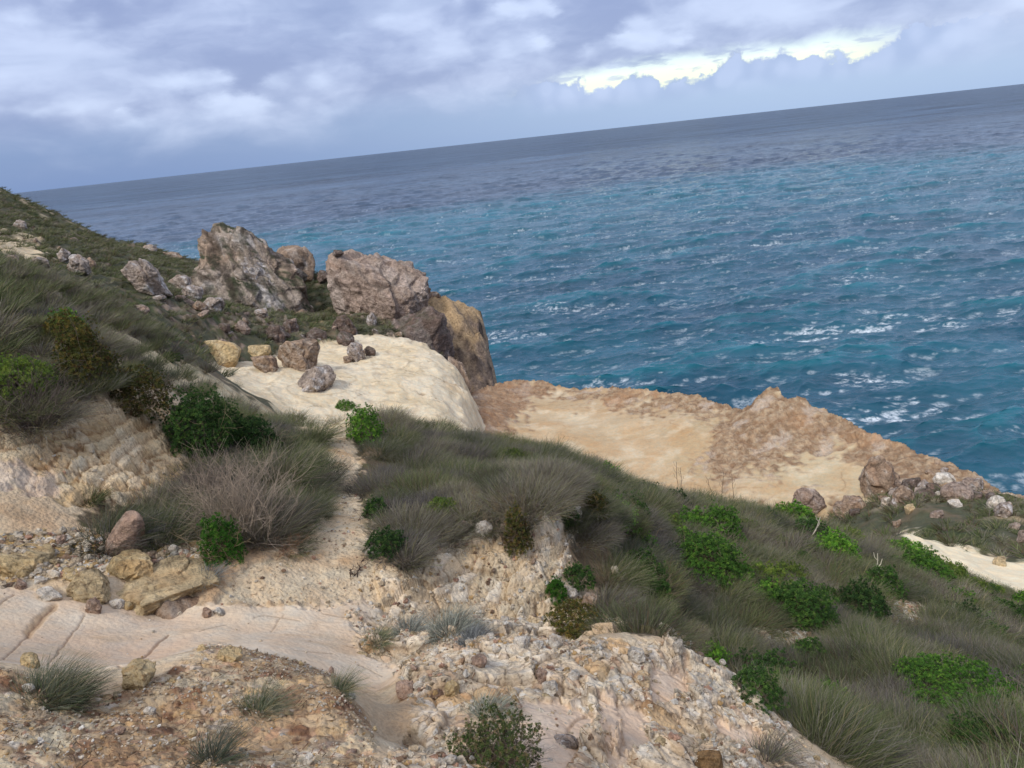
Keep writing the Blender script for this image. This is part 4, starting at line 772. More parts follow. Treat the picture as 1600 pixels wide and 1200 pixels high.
R_ = [
 ('boulder', [(187,418),(205,405),(235,407),(262,430),(268,452),(240,460),(214,447)], 66, 'pale jagged boulder left of the domed giant, largest of that cluster', dict(pal='grey', seed=50, amp=.14, sub=6)),
 ('boulder', [(262,428),(300,455)], 65, 'pale boulder touching the right side of the jagged pale boulder', dict(pal='grey', seed=51)),
 ('boulder', [(282,444),(318,470)], 62.5, 'angular grey boulder below the left foot of the domed giant', dict(pal='grey', seed=52)),
 ('boulder', [(312,464),(352,486)], 61.5, 'low whitish boulder on the grass below the domed giant', dict(pal='grey', seed=53)),
 ('boulder', [(330,452),(345,465)], 64, 'small pale boulder above the low whitish one by the domed giant', dict(pal='white', seed=54)),
 ('boulder', [(88,386),(112,412)], 57, 'upright pale block, left of a leaning pair on the left slope', dict(pal='grey', seed=55, amp=.14)),
 ('boulder', [(104,396),(142,430)], 56, 'large pale block, right of a leaning pair on the left slope', dict(pal='grey', seed=56, amp=.14)),
 ('boulder', [(134,402),(151,424)], 57, 'small pinkish block at the right end of the pair on the left slope', dict(pal='tan', seed=57)),
 ('boulder', [(44,402),(76,416)], 56, 'flat pale boulder left of the leaning pair on the left slope', dict(pal='grey', seed=58)),
 ('boulder', [(0,398),(30,414)], 58, 'dark pinkish boulder at the left edge on the slope', dict(pal='pink', seed=59)),
 ('boulder', [(222,381),(246,394)], 106, 'pale boulder on the far crest of the left hill', dict(pal='grey', seed=60)),
 ('boulder', [(248,392),(285,404)], 106, 'broad low boulder beside the far crest boulder', dict(pal='tan', seed=61)),
 ('boulder', [(395,482),(420,498)], 69, 'craggy grey boulder at the front foot of the domed giant', dict(pal='grey', seed=62, amp=.15)),
 ('boulder', [(478,476),(490,486)], 68, 'small white stone right of the foot of the domed giant', dict(pal='white', seed=63)),
 ('boulder', [(412,508),(450,532)], 57, 'dark rough boulder above the lone ledge boulder field', dict(pal='dark', seed=64, amp=.14)),
 ('boulder', [(440,500),(470,520)], 60, 'dark rough boulder upslope of the tall brown ledge boulder', dict(pal='dark', seed=65, amp=.14)),
 ('boulder', [(340,504),(360,520)], 58, 'small dark boulder in the scrub above the larger yellow rock', dict(pal='dark', seed=66)),
 ('boulder', [(366,502),(392,524)], 57, 'pinkish boulder in the scrub above the smaller yellow rock', dict(pal='pink', seed=67)),
 ('boulder', [(518,492),(560,526)], 60, 'dark blocky boulder below the flat-topped giant', dict(pal='dark', seed=68, amp=.13)),
 ('boulder', [(524,518),(554,540)], 57, 'dark boulder just above the top edge of the pale ledge', dict(pal='dark', seed=69)),
 ('boulder', [(570,486),(590,510)], 64, 'whitish boulder at the foot of the flat-topped giant', dict(pal='grey', seed=70)),
 ('boulder', [(478,512),(512,534)], 60, 'low dark boulder beside the narrow dirt trail', dict(pal='dark', seed=71)),
 ('boulder', [(494,422),(515,440)], 82, 'dark rocks plugging the gap between the two giant boulders', dict(pal='dark', seed=72, free=True)),
 ('boulder', [(663,454),(690,470)], 76, 'rounded boulder on top of the headland beside the flat-topped giant', dict(pal='tan', seed=73, free=True)),
 ('boulder', [(700,492),(716,498)], 72, 'small flat stone on the tan top of the headland', dict(pal='tan', seed=74, sink=0, free=True)),
 ('boulder', [(313,540),(318,536),(345,535),(375,541),(379,552),(366,568),(345,569),(318,562)], 48, 'larger smooth yellow rock at the head of the pale ledge', dict(pal='yellow', seed=75, amp=.05, sub=6, blocky=.15)),
 ('boulder', [(380,545),(390,541),(420,541),(425,550),(410,557),(385,557)], 50, 'smaller smooth yellow rock at the head of the pale ledge', dict(pal='yellow', seed=76, amp=.05, blocky=.15)),
 ('boulder', [(434,565),(438,545),(455,530),(475,527),(495,535),(502,550),(498,568),(475,577),(450,578)], 47, 'tall rounded brown boulder beside the yellow rocks', dict(pal='tan', seed=77, amp=.08, sub=6)),
 ('boulder', [(391,558),(410,553),(432,560),(440,576),(430,581),(395,577)], 46.5, 'low split brown boulder in front of the yellow rocks', dict(pal='tan', seed=78, amp=.12)),
 ('boulder', [(464,600),(472,585),(490,574),(515,573),(525,583),(524,602),(500,613),(474,613)], 43.8, 'lone grey mottled boulder in the middle of the pale ledge', dict(pal='grey', seed=79, amp=.08, sub=6)),
 ('boulder', [(540,540),(550,536),(566,540),(572,556),(566,565),(548,562)], 50, 'upright pale boulder farther up the pale ledge', dict(pal='grey', seed=80)),
 ('boulder', [(569,541),(587,557)], 51, 'small dark boulder behind the upright pale boulder', dict(pal='dark', seed=81)),
 ('boulder', [(535,556),(552,568)], 48.5, 'small broken boulder at the near foot of the upright pale boulder', dict(pal='tan', seed=82)),
 ('stone', [(330,577),(341,583)], 46.5, 'small dark stone on the left part of the pale ledge', dict(pal='dark', seed=83)),
 ('boulder', [(1340,758),(1342,735),(1355,720),(1375,716),(1392,728),(1400,750),(1396,768),(1375,776),(1350,776)], 41.6, 'big round topped boulder standing on the orange shelf', dict(pal='tan', seed=84, amp=.06, sub=6)),
 ('boulder', [(1364,757),(1390,778)], 39.8, 'whitish boulder at the near foot of the big shelf boulder', dict(pal='white', seed=85)),
 ('boulder', [(1234,790),(1240,770),(1256,762),(1280,768),(1292,786),(1285,800),(1250,802)], 38.5, 'pinkish boulder just beyond the brow of the scrub slope', dict(pal='pink', seed=86, amp=.09, sub=6)),
 ('boulder', [(1302,779),(1356,806)], 38.5, 'long low brown boulder between pinkish boulder and shelf boulder', dict(pal='tan', seed=87)),
 ('boulder', [(1408,746),(1442,768)], 41, 'dark lumpy boulder right of the big shelf boulder', dict(pal='dark', seed=88)),
 ('boulder', [(1392,762),(1432,788)], 39.5, 'brown boulder in front of the dark lumpy one on the shelf', dict(pal='tan', seed=89)),
 ('boulder', [(1376,776),(1396,796)], 38.3, 'whitish block, larger of two below the big shelf boulder', dict(pal='white', seed=90)),
 ('boulder', [(1391,780),(1408,794)], 38.3, 'grey block, smaller of two below the big shelf boulder', dict(pal='grey', seed=91)),
 ('boulder', [(1464,756),(1526,784)], 39.5, 'wide layered boulder at the far side of the scrubby bench', dict(pal='pink', seed=92, strata=.08)),
 ('boulder', [(1508,750),(1540,768)], 41.3, 'grey boulder behind the wide layered boulder', dict(pal='grey', seed=93)),
 ('boulder', [(1550,788),(1582,808)], 38, 'half buried grey boulder at the right end of the bench', dict(pal='grey', seed=94)),
 ('boulder', [(1412,789),(1432,802)], 37.4, 'yellowish boulder among shrubs on the bench', dict(pal='ochre', seed=95)),
 ('boulder', [(1452,797),(1476,811)], 36.8, 'rounded pinkish boulder among shrubs on the bench', dict(pal='pink', seed=96)),
 ('boulder', [(1393,811),(1408,827)], 35.5, 'upright stone near the start of the pale rim', dict(pal='tan', seed=97)),
 ('boulder', [(1574,817),(1596,828)], 35, 'pinkish boulder at the right edge above its twin on the bench', dict(pal='pink', seed=98)),
 ('boulder', [(1588,831),(1612,848)], 34, 'pinkish boulder cut by the right edge of the view', dict(pal='pink', seed=99)),
 ('boulder', [(1550,872),(1575,884)], 30, 'ochre rock on the pale rim at the right', dict(pal='ochre', seed=100)),
 ('boulder', [(1325,795),(1345,808)], 37.5, 'small dark stone before the long low boulder', dict(pal='dark', seed=101)),
 # near ground
 ('boulder', [(163,858),(180,832),(200,806),(212,797),(224,812),(232,848),(225,862),(180,868)], 7.95, 'triangular reddish rock standing in front of the long grass', dict(pal='rose', seed=110, amp=.03, depth=.12, p=2.0, facets=3, blocky=.15)),
 ('boulder', [(-30,850),(30,848),(84,852),(86,872),(60,888),(-30,892)], 8.1, 'long yellow rock at the left edge under the scarp', dict(pal='yellow', seed=111, amp=.09, sub=6, flat=.8, sink=.45, strata=.07)),
 ('boulder', [(94,878),(142,904)], 7.9, 'small yellow block between the long yellow rock and the slab edge', dict(pal='yellow', seed=112, flat=.8, sink=.45, strata=.07)),
 ('boulder', [(102,905),(118,884),(150,880),(170,905),(160,920),(125,935),(103,928)], 7.4, 'pitted ochre rock lying above the clay slab', dict(pal='ochre', seed=113, amp=.1, sub=6, flat=.8, sink=.45, strata=.07)),
 ('boulder', [(160,870),(185,862),(225,862),(238,876),(225,892),(190,902),(165,898)], 7.7, 'flat topped yellow block below the triangular rock', dict(pal='yellow', seed=114, amp=.07, sub=6, flat=.8, sink=.45, strata=.07)),
 ('rock_ledge', [(165,925),(200,898),(260,880),(310,872),(340,885),(335,908),(290,925),(215,950),(180,945)], 7.3, 'layered overhanging ledge of yellow rock above the clay slab', dict(pal='ochre', seed=115, amp=.09, sub=7, strata=.16, depth=.5, flat=.62, sink=.4, cat='ledge')),
 ('boulder', [(210,925),(285,912),(330,915),(330,935),(270,948),(215,950)], 7.1, 'rounded tan block tucked under the layered ledge', dict(pal='tan', seed=116, amp=.06)),
 ('stone', [(55,918),(96,938)], 7.1, 'flat pale stone resting on the slab edge at left', dict(pal='white', seed=117)),
 ('stone', [(130,934),(158,958)], 6.95, 'angular pinkish stone on the clay slab', dict(pal='rose', seed=118, amp=.12)),
 ('stone', [(170,934),(196,952)], 6.95, 'pale wedge stone on the clay slab', dict(pal='white', seed=119)),
 ('stone', [(193,938),(209,954)], 6.95, 'small yellow stone by the pale wedge stone', dict(pal='yellow', seed=120)),
 ('stone', [(315,949),(331,965)], 6.8, 'pink stone, left of a pair on the clay slab', dict(pal='rose', seed=121)),
 ('stone', [(333,950),(351,962)], 6.8, 'pale stone, right of a pair on the clay slab', dict(pal='white', seed=122)),
 ('stone', [(20,906),(42,920)], 7.4, 'pinkish stone in the rubble at the left edge', dict(pal='rose', seed=123)),
 ('stone', [(50,900),(72,912)], 7.4, 'bright white stone in the rubble at left', dict(pal='white', seed=124)),
 ('stone', [(188,1065),(196,1045),(215,1034),(246,1038),(240,1052),(218,1062),(206,1074)], 4.05, 'yellow angular rock on the edge of the foreground knoll', dict(pal='yellow', seed=125, amp=.1, sub=6)),
 ('stone', [(28,1020),(64,1044)], 4.1, 'yellow rock above the dark tussock at bottom left', dict(pal='yellow', seed=126)),
 ('stone', [(338,1014),(380,1032)], 4.35, 'flat yellow rock on the crest of the foreground knoll', dict(pal='yellow', seed=127)),
 ('stone', [(616,1063),(650,1092)], 4.5, 'salmon pink rock on the near lip of the gully', dict(pal='rose', seed=128, amp=.1)),
 ('stone', [(694,1064),(720,1086)], 4.5, 'knobbly yellow rock right of the salmon pink rock', dict(pal='yellow', seed=129, amp=.14)),
 ('stone', [(672,1074),(694,1090)], 4.45, 'grey pink stone between salmon and yellow rocks', dict(pal='rose', seed=130)),
 ('stone', [(862,1150),(872,1134),(892,1142),(906,1156),(894,1166),(870,1158)], 4.2, 'flat grey stone slab lying in the lower clay patch', dict(pal='grey', seed=131, amp=.02, flat=.4, blocky=.1, depth=.05)),
 ('stone', [(1086,1180),(1132,1206)], 4.35, 'rounded brown ochre rock at the bottom edge', dict(pal='brown', seed=132, amp=.05)),
 ('stone', [(856,990),(880,1012)], 5.5, 'round white stone on the mound rim', dict(pal='white', seed=133)),
 ('stone', [(800,992),(832,1012)], 5.6, 'larger white lump on the mound rim', dict(pal='white', seed=134, amp=.12)),
 ('stone', [(832,1000),(850,1014)], 5.55, 'small white lump between others on the mound rim', dict(pal='white', seed=135)),
 ('stone', [(836,1046),(856,1062)], 4.9, 'pink squarish stone in the mound rubble', dict(pal='rose', seed=136)),
 ('stone', [(735,1024),(762,1042)], 5.2, 'grey pink stone near the top of the mound rubble', dict(pal='rose', seed=137)),
 ('stone', [(845,1062),(872,1084)], 4.7, 'white chip leaning above the lower clay patch', dict(pal='white', seed=138)),
 ('boulder', [(741,830),(744,814),(760,811),(770,820),(766,834),(750,840)], 8.3, 'white lichened rock on the lip of the eroded bank', dict(pal='white', seed=139, amp=.12)),
 ('boulder', [(718,812),(734,836)], 8.35, 'narrow white rock left of the lichened rock on the bank lip', dict(pal='grey', seed=140, amp=.12)),
 ('boulder', [(776,808),(812,850)], 8.3, 'grey brown rock right of the lichened rock on the bank lip', dict(pal='tan', seed=141, amp=.12)),
 ('boulder', [(856,770),(872,794)], 9.6, 'upright white rock in the scrub above the bank', dict(pal='white', seed=142)),
 ('boulder', [(882,790),(912,812)], 9.7, 'flat white rock in the scrub above the bank', dict(pal='white', seed=143)),
 ('boulder', [(830,784),(846,800)], 9.2, 'round tan rock left of the upright white rock', dict(pal='tan', seed=144)),
 ('stone', [(878,918),(902,934)], 8.6, 'pale rock on the right flank of the eroded bank', dict(pal='white', seed=145)),
 ('stone', [(905,925),(935,948)], 8.6, 'tan rock on the right flank of the eroded bank', dict(pal='tan', seed=146)),
 ('stone', [(566,850),(602,872)], 7.7, 'pale crumbling rock beside the top left of the bank', dict(pal='white', seed=147, amp=.14)),
 ('boulder', [(118,606),(144,626)], 10.1, 'grey white stone on the lip of the left scarp', dict(pal='grey', seed=148)),
 ('stone', [(1050,996),(1068,1020)], 6.1, 'upright white stone at the right end of the mound rim', dict(pal='white', seed=149)),
 ('stone', [(980,1012),(1010,1034)], 5.6, 'white rock on the upper right of the mound', dict(pal='white', seed=150)),
]
for nm, ol, D, lab, kw in R_:
    kw = dict(kw); cat = kw.pop('cat', nm)
    rock(nm, ol, D, lab, cat, None, **kw)
print('rocks', time.time() - T0)

# loose stones: shared shapes, one object each
templates = {}
def stone_tpl(pal, i):
    k_ = (pal, i)
    if k_ not in templates:
        r_ = np.random.default_rng(900 + i * 7 + len(pal)); n = 8; t = np.linspace(0, 2 * np.pi, n, endpoint=False) + r_.uniform(-.3, .3, n)
        ol = [(math.cos(a) * r_.uniform(.8, 1.1), math.sin(a) * r_.uniform(.5, .8)) for a in t]
        P, Fc, col = shape_rock(ol, r_.uniform(.5, .9), 4, 900 + i, amp=.09, pal=pal, facets=12, p=2.6)
        me = mesh_from('stone', P, Fc); vcol(me, 'col', col); me.materials.append(M_rock); templates[k_] = (me, P, Fc, col)
    return templates[k_]
area = RR ** 2 * np.gradient(th)[:, None] * np.gradient(lr)[None, :]
def scatter(mask, n, smin, rs, rmin=0, rmax=1e9):
    """n random spots on the ground where mask holds, at least smin apart"""
    w_ = (area * mask * (RR > rmin) * (RR < rmax) * (np.abs(TH) < rad(47))).ravel(); s_ = w_.sum()
    if s_ <= 0: return np.zeros((0, 3))
    cw_ = np.cumsum(w_) / s_; k_ = np.searchsorted(cw_, rs.random(n * 6)); P = np.stack([GX.ravel()[k_], GY.ravel()[k_], Z3.ravel()[k_]], 1)
    P[:, 0] += rs.normal(0, .02, len(P)); P[:, 1] += rs.normal(0, .02, len(P))
    grid = {}; keep = []
    for i, p in enumerate(P):
        s0 = smin * (1 if np.isscalar(smin) else 1); c_ = (int(p[0] // s0), int(p[1] // s0)); ok = True
        for a in (-1, 0, 1):
            for b_ in (-1, 0, 1):
                for q in grid.get((c_[0] + a, c_[1] + b_), ()):
                    if (q[0] - p[0]) ** 2 + (q[1] - p[1]) ** 2 < s0 * s0: ok = False; break
        if ok: keep.append(i); grid.setdefault(c_, []).append(p)
        if len(keep) >= n: break
    return P[keep]
rs = np.random.default_rng(77)
def inview(P, mx=20):
    u, v = project(P[:, 0], P[:, 1], P[:, 2]); return (u > -mx) & (u < 1600 + mx) & (v > -mx) & (v < 1200 + mx)
for mask, n, sm, lo, hi, pals, lab, grp, rmn, rmx in [
    (z_rubble, 110, .13, .02, .06, ['white', 'white', 'ochre', 'white', 'rose'], 'loose limestone lump in the rubble of the right foreground mound', 'stones in the mound rubble', 2, 7),
    (z_knoll, 40, .16, .012, .035, ['white', 'ochre', 'rose', 'yellow'], 'loose pebble-sized stone on the crumbly foreground knoll', 'stones on the foreground knoll', 2, 4.5),
    (z_rocksL, 45, .14, .03, .10, ['ochre', 'yellow', 'tan', 'rose', 'white'], 'loose ochre or pale rock piled under the left scarp', 'rocks under the left scarp', 6.5, 9),
    (z_bank, 18, .2, .02, .06, ['white', 'tan'], 'loose pale stone lodged in the eroded bank', 'stones in the eroded bank', 6, 10),
    (zone([(1372,745),(1460,742),(1545,760),(1570,800),(1480,808),(1385,800)], 32, 46, 4), 26, .55, .22, .62, ['dark', 'tan', 'grey', 'pink', 'white'], 'tumbled boulder in the rock pile at the far edge of the scrubby bench', 'tumbled boulders on the scrubby bench', 32, 46),
    (rock_far, 62, 1.0, .25, .8, ['dark', 'grey', 'pink', 'tan'], 'weathered boulder in the scrubby hollow before the giant boulders', 'boulders in the scrubby hollow', 40, 85)]:
    P = scatter(mask, n * 3, sm, rs, rmn, rmx); P = P[inview(P, 0)][:n]
    for i, p in enumerate(P):
        me = stone_tpl(pals[i % len(pals)], i % 4)[0]; s_ = lo * (hi / lo) ** rs.random()
        o = link('boulder' if lo > .2 else 'stone', me, None, label=lab, cat='boulder' if lo > .2 else 'stone', group=grp, loc=(p[0], p[1], p[2] + EYE + s_ * .15))
        o.rotation_euler = (rs.uniform(-.4, .4), rs.uniform(-.4, .4), rs.uniform(0, 6.3)); o.scale = (s_, s_ * rs.uniform(.7, 1.1), s_ * rs.uniform(.7, 1.2))
# gravel: uncountable chips
def merged(name, P, tpl, scl, rots, cols, mat, label, tilt=None, kind='stuff'):
    Vt, Ft, Ct = tpl; n = len(P); c, s_ = np.cos(rots), np.sin(rots)
    A = Vt[None] * scl[:, None, :]; x = A[..., 0] * c[:, None] - A[..., 1] * s_[:, None]; y = A[..., 0] * s_[:, None] + A[..., 1] * c[:, None]
    V = np.stack([x + P[:, None, 0], y + P[:, None, 1], A[..., 2] + P[:, None, 2]], -1).reshape(-1, 3)
    Fq = (Ft[None] + (np.arange(n) * len(Vt))[:, None, None]).reshape(-1, Ft.shape[1])
    col = (Ct[None] * cols[:, None, :]).reshape(-1, 3)
    return V, Fq, col
gV = []; gF = []; gC = []; ofs = 0
for mask, n, lo, hi, rmn, rmx in [(z_rubble * sstep(-.15, .35, n_mid), 5500, .005, .026, 2, 7.2), (z_knoll * sstep(-.3, .3, n_mid), 8000, .002, .010, 1.9, 4.9), (z_bank, 1100, .008, .03, 6, 10.5), (z_rocksL, 3500, .01, .045, 6.5, 9), (z_path + z_slab * .04 + z_scarpL * .3, 1500, .005, .022, 4, 14), (np.clip(z_gapR, 0, 1), 2500, .012, .05, 7, 16)]:
    w_ = (area * mask * (RR > rmn) * (RR < rmx)).ravel(); cw_ = np.cumsum(w_) / w_.sum(); k_ = np.searchsorted(cw_, rs.random(n))
    P = np.stack([GX.ravel()[k_] + rs.normal(0, .01, n), GY.ravel()[k_] + rs.normal(0, .01, n), GZ.ravel()[k_]], 1)
    s_ = lo * (hi / lo) ** (rs.random(n) ** 1.8); P[:, 2] += s_ * .2
    tV, tF = ico(2); tV = tV * (1 + .22 * np.random.default_rng(n).normal(size=(len(tV), 1))); tV = tV.copy()
    cc = np.array([S(218, 204, 182), S(204, 184, 156), S(204, 168, 118), S(194, 154, 130), S(228, 220, 206), S(156, 128, 104), S(192,172,144)])
    cols = cc[rs.choice(len(cc), n, p=[.30, .28, .06, .07, .11, .07, .11])]
    V, Fq, col = merged('gravel', P, (tV, tF, np.ones((len(tV), 3))), s_[:, None] * rs.uniform(.6, 1.25, (n, 3)) * np.array([1, 1, .75]), rs.uniform(0, 6.3, n), cols, None, '')
    gV.append(V); gF.append(Fq + ofs); gC.append(col); ofs += len(V)
me = mesh_from('gravel', np.concatenate(gV), np.concatenate(gF), False); vcol(me, 'col', np.concatenate(gC))
link('gravel', me, M_rock, label='loose gravel and stone chips over the foreground', cat=None, kind='stuff')
print('gravel', time.time() - T0)
# ------------------------------------------------------------------ plants
OLV = S(106, 108, 80); DGR = S(76, 86, 54); GRY = S(120, 115, 108); STR = S(136, 124, 96); PUR = S(92, 82, 80); BRN = S(92, 74, 56)
def blades(n, R0, L, seed, cols, pr, wdt=.006, tilt=(.1, 1.25), droop=.55, wind=(.25, 0), seg=3, jit=.15):
    r_ = np.random.default_rng(seed); a = r_.uniform(0, 2 * np.pi, n); rr_ = R0 * np.sqrt(r_.random(n))
    base = np.stack([rr_ * np.cos(a), rr_ * np.sin(a), np.zeros(n)], 1)
    ti = tilt[0] + (tilt[1] - tilt[0]) * (rr_ / R0 * .55 + .45 * r_.random(n)); az_ = a + r_.normal(0, .5, n)
    h = np.stack([np.cos(az_), np.sin(az_)], 1); ln = L * r_.uniform(.55, 1.1, n) * (1 - .25 * (ti / 1.4))
    dr = droop * r_.uniform(.3, 1.2, n) * np.sin(ti); s_ = np.linspace(0, 1, seg + 1)[None, :, None]
    hz = h[:, None, :] * (np.sin(ti)[:, None, None] * s_ + dr[:, None, None] * .35 * s_ ** 2) + np.array(wind)[None, None, :] * s_ ** 2
    zz = np.cos(ti)[:, None, None] * s_ - dr[:, None, None] * .55 * s_ ** 2
    C_ = base[:, None, :] + ln[:, None, None] * np.concatenate([hz, zz], -1)
    C_[:, 1:] += r_.normal(0, L * .03, (n, seg, 3)) * jit / .15
    C_[..., 2] = np.maximum(C_[..., 2], -.06)
    wv = r_.normal(size=(n, 3)); wv[:, 2] *= .3; wv /= np.linalg.norm(wv, axis=1, keepdims=True)
    wl = wdt * np.linspace(1, .3, seg + 1)[None, :, None] * r_.uniform(.6, 1.3, (n, 1, 1))
    A = C_ - wv[:, None] * wl / 2; B = C_ + wv[:, None] * wl / 2
    V = np.stack([A, B], 2).reshape(n, -1, 3); q = np.array([[2 * i, 2 * i + 1, 2 * i + 3, 2 * i + 2] for i in range(seg)])
    Fq = (q[None] + (np.arange(n) * 2 * (seg + 1))[:, None, None]).reshape(-1, 4)
    c0 = np.array(cols)[r_.choice(len(cols), n, p=pr)] * r_.uniform(.75, 1.25, (n, 1)); col = np.repeat(c0[:, None, :], 2 * (seg + 1), 1)
    return V.reshape(-1, 3), Fq, col.reshape(-1, 3)
def joinp(parts):
    V = []; F_ = []; Cc = []; o = 0
    for v, f, c in parts: V.append(v); F_.append(f + o); Cc.append(c); o += len(v)
    return np.concatenate(V), np.concatenate(F_), np.concatenate(Cc)
def twigs(n, W, H, seed, col, thick=.006, depth=3, spread=.9, jit=.35, nseg=4):
    """branching dry stems from the base; three sided tubes"""
    r_ = np.random.default_rng(seed); lines = []
    def grow(p, d, ln, th_, lev):
        pts_ = [p]; q = p
        for i in range(nseg):
            d = d + r_.normal(0, jit * .45, 3); d[2] += .03 - (.12 if lev == 0 else 0) * 0; d = d / np.linalg.norm(d); q = q + d * ln / nseg; q = np.array([q[0], q[1], max(q[2], -.02)]); pts_.append(q)
        lines.append((pts_, th_))
        if lev < depth - 1:
            for k_ in range(3 if lev == 0 else 3):
                j = r_.integers(1, nseg + 1); nd = d + r_.normal(0, spread * .7, 3); nd /= np.linalg.norm(nd); grow(pts_[j], nd, ln * r_.uniform(.4, .7), th_ * .62, lev + 1)
    for i in range(n):
        a = r_.uniform(0, 2 * np.pi); t = r_.uniform(.1, 1.15); d = np.array([math.cos(a) * math.sin(t) * W / H, math.sin(a) * math.sin(t) * W / H, math.cos(t)]); d /= np.linalg.norm(d)
        p = np.array([r_.normal(0, W * .12), r_.normal(0, W * .12), 0]); grow(p, d, (H * .75) * r_.uniform(.6, 1.), thick, 0)
    V = []; F_ = []; o = 0
    ring = np.array([[1, 0], [-.5, .866], [-.5, -.866]])
    for pl, th_ in lines:
        pl = np.array(pl); n_ = len(pl); dd = np.gradient(pl, axis=0); dd /= np.linalg.norm(dd, axis=1, keepdims=True) + 1e-9
        ax = np.cross(dd, [0.3, .2, .93]); ax /= np.linalg.norm(ax, axis=1, keepdims=True) + 1e-9; ay = np.cross(dd, ax)
        w_ = th_ * np.linspace(1, .55, n_)[:, None, None] * .5
        V.append((pl[:, None] + w_ * (ring[None, :, :1] * ax[:, None] + ring[None, :, 1:] * ay[:, None])).reshape(-1, 3))
        for i in range(n_ - 1):
            for k_ in range(3): F_.append([o + i * 3 + k_, o + i * 3 + (k_ + 1) % 3, o + (i + 1) * 3 + (k_ + 1) % 3, o + (i + 1) * 3 + k_])
        o += n_ * 3
    V = np.concatenate(V); c = np.repeat((np.array(col) * r_.uniform(.75, 1.2, (len(lines), 1))), [len(l[0]) * 3 for l in lines], 0)
    return V, np.array(F_), c
def leafy(W, H, seed, cols, pr, rs_=.035, n=900, leaf=.3, lv=9, lump=.22, D_=None):
    """dome of leafy shoots: each shoot a whorl of slim leaves"""
    r_ = np.random.default_rng(seed); a = r_.uniform(0, 2 * np.pi, n); c = r_.random(n) ** .9; sn = np.sqrt(np.maximum(0, 1 - c * c))
    d = np.stack([np.cos(a) * sn, np.sin(a) * sn, c], 1); sh = r_.choice([1., .86, .7], n, p=[.6, .28, .12]) * r_.uniform(.94, 1.05, n)
    lp = 1 + lump * (fbm(d[:, 0] * 2 + seed, d[:, 1] * 2 + d[:, 2] * 1.3, .8, 3, seed) * 1.6)
    dims = np.array([W / 2, (D_ or W) / 2, H]); P = d * dims * (sh * lp)[:, None]; P[:, 2] = np.maximum(P[:, 2], .01)
    N = d / dims; N /= np.linalg.norm(N, axis=1, keepdims=True); N = N + np.array([0, 0, .5]) + r_.normal(0, .25, N.shape); N /= np.linalg.norm(N, axis=1, keepdims=True)
    t1 = np.cross(N, r_.normal(size=N.shape)); t1 /= np.linalg.norm(t1, axis=1, keepdims=True); t2 = np.cross(N, t1)
    ph = (np.arange(lv) * 2.4)[None] + r_.uniform(0, 6, (n, 1)); up = np.linspace(.15, 1.3, lv)[None] + r_.normal(0, .1, (n, lv))
    rad_ = t1[:, None] * np.cos(ph)[..., None] + t2[:, None] * np.sin(ph)[..., None]
    L_ = rs_ * r_.uniform(.7, 1.25, (n, 1, 1)); dr = rad_ * np.cos(up)[..., None] + N[:, None] * np.sin(up)[..., None]
    side = np.cross(dr, N[:, None] + rad_ * .01); side /= np.linalg.norm(side, axis=-1, keepdims=True) + 1e-9
    b0 = (P[:, None] - N[:, None] * rs_ * .2) + dr * 0; mid = b0 + dr * L_ * .6; tip = b0 + dr * L_; wv = side * L_ * leaf / 2
    V = np.stack([b0, mid + wv, tip, mid - wv], 2).reshape(-1, 3); Fq = np.arange(len(V)).reshape(-1, 4)
    cc = np.array(cols)[r_.choice(len(cols), n, p=pr)] * r_.uniform(.8, 1.2, (n, 1)); col = np.repeat(cc, lv * 4, 0)
    return V, Fq, col
def mk(name, V, F_, c, mat, smooth=False):
    me = mesh_from(name, V, F_, smooth); vcol(me, 'col', np.clip(c, 0, 1)); me.materials.append(mat); return me

# tussocks: eight shared meshes
mix = {'olive': ([OLV, DGR, GRY, STR], [.42, .32, .22, .04]), 'grey': ([GRY, PUR, OLV, STR], [.40, .34, .20, .06]), 'dark': ([DGR, OLV, PUR, BRN], [.40, .30, .18, .12])}
tus = []
for i, kd in enumerate(['olive', 'grey', 'olive', 'dark', 'grey', 'olive', 'dark', 'grey']):
    c_, p_ = mix[kd]; v = blades(2400, .40, .34, 300 + i, c_, p_, .0046, (.0, 1.35), .4, (.10, .03))
    if kd == 'grey': v = joinp([v, twigs(22, .9, .42, 330 + i, GRY, .006, 3)])
    if kd != 'olive': v = joinp([blades(3000, .46, .27, 360 + i, c_, p_, .0044, (.0, 1.5), .2, (.04, .02)), *([twigs(26, .9, .34, 330 + i, GRY, .005, 3)] if kd == 'grey' else [])])
    tus.append(mk('grass_tussock', *v, M_blade))
lite = [blades(500, .34, .42, 400 + i, *mix[kd], .010, (.0, 1.3), .5, (.12, .03), 2) for i, kd in enumerate(['olive', 'grey', 'dark', 'olive', 'grey'])]
rs = np.random.default_rng(5)
vm = np.clip(z_vegR + z_vegL + z_vegLL, 0, 1) * (1 - np.clip(z_gapR, 0, 1)) * (1 - np.clip(boxb(z_path, 14) * 6, 0, 1))
vm = np.clip(vm + hillm * sstep(13, 15, RR) * (TH < rad(-17)) * ((U_ < 250) | (V_ < 515)) * (1 - np.clip(z_cut, 0, 1)), 0, 1)
vm = vm * sstep(-.75, -.25, fbm(GX, GY, 1.3, 3, 301)) * (which == 0) * (1 - z_pale)
P = scatter(vm * (1 - boxb(z_pale, 6)), 2400, .34, rs, 4.5, 27)
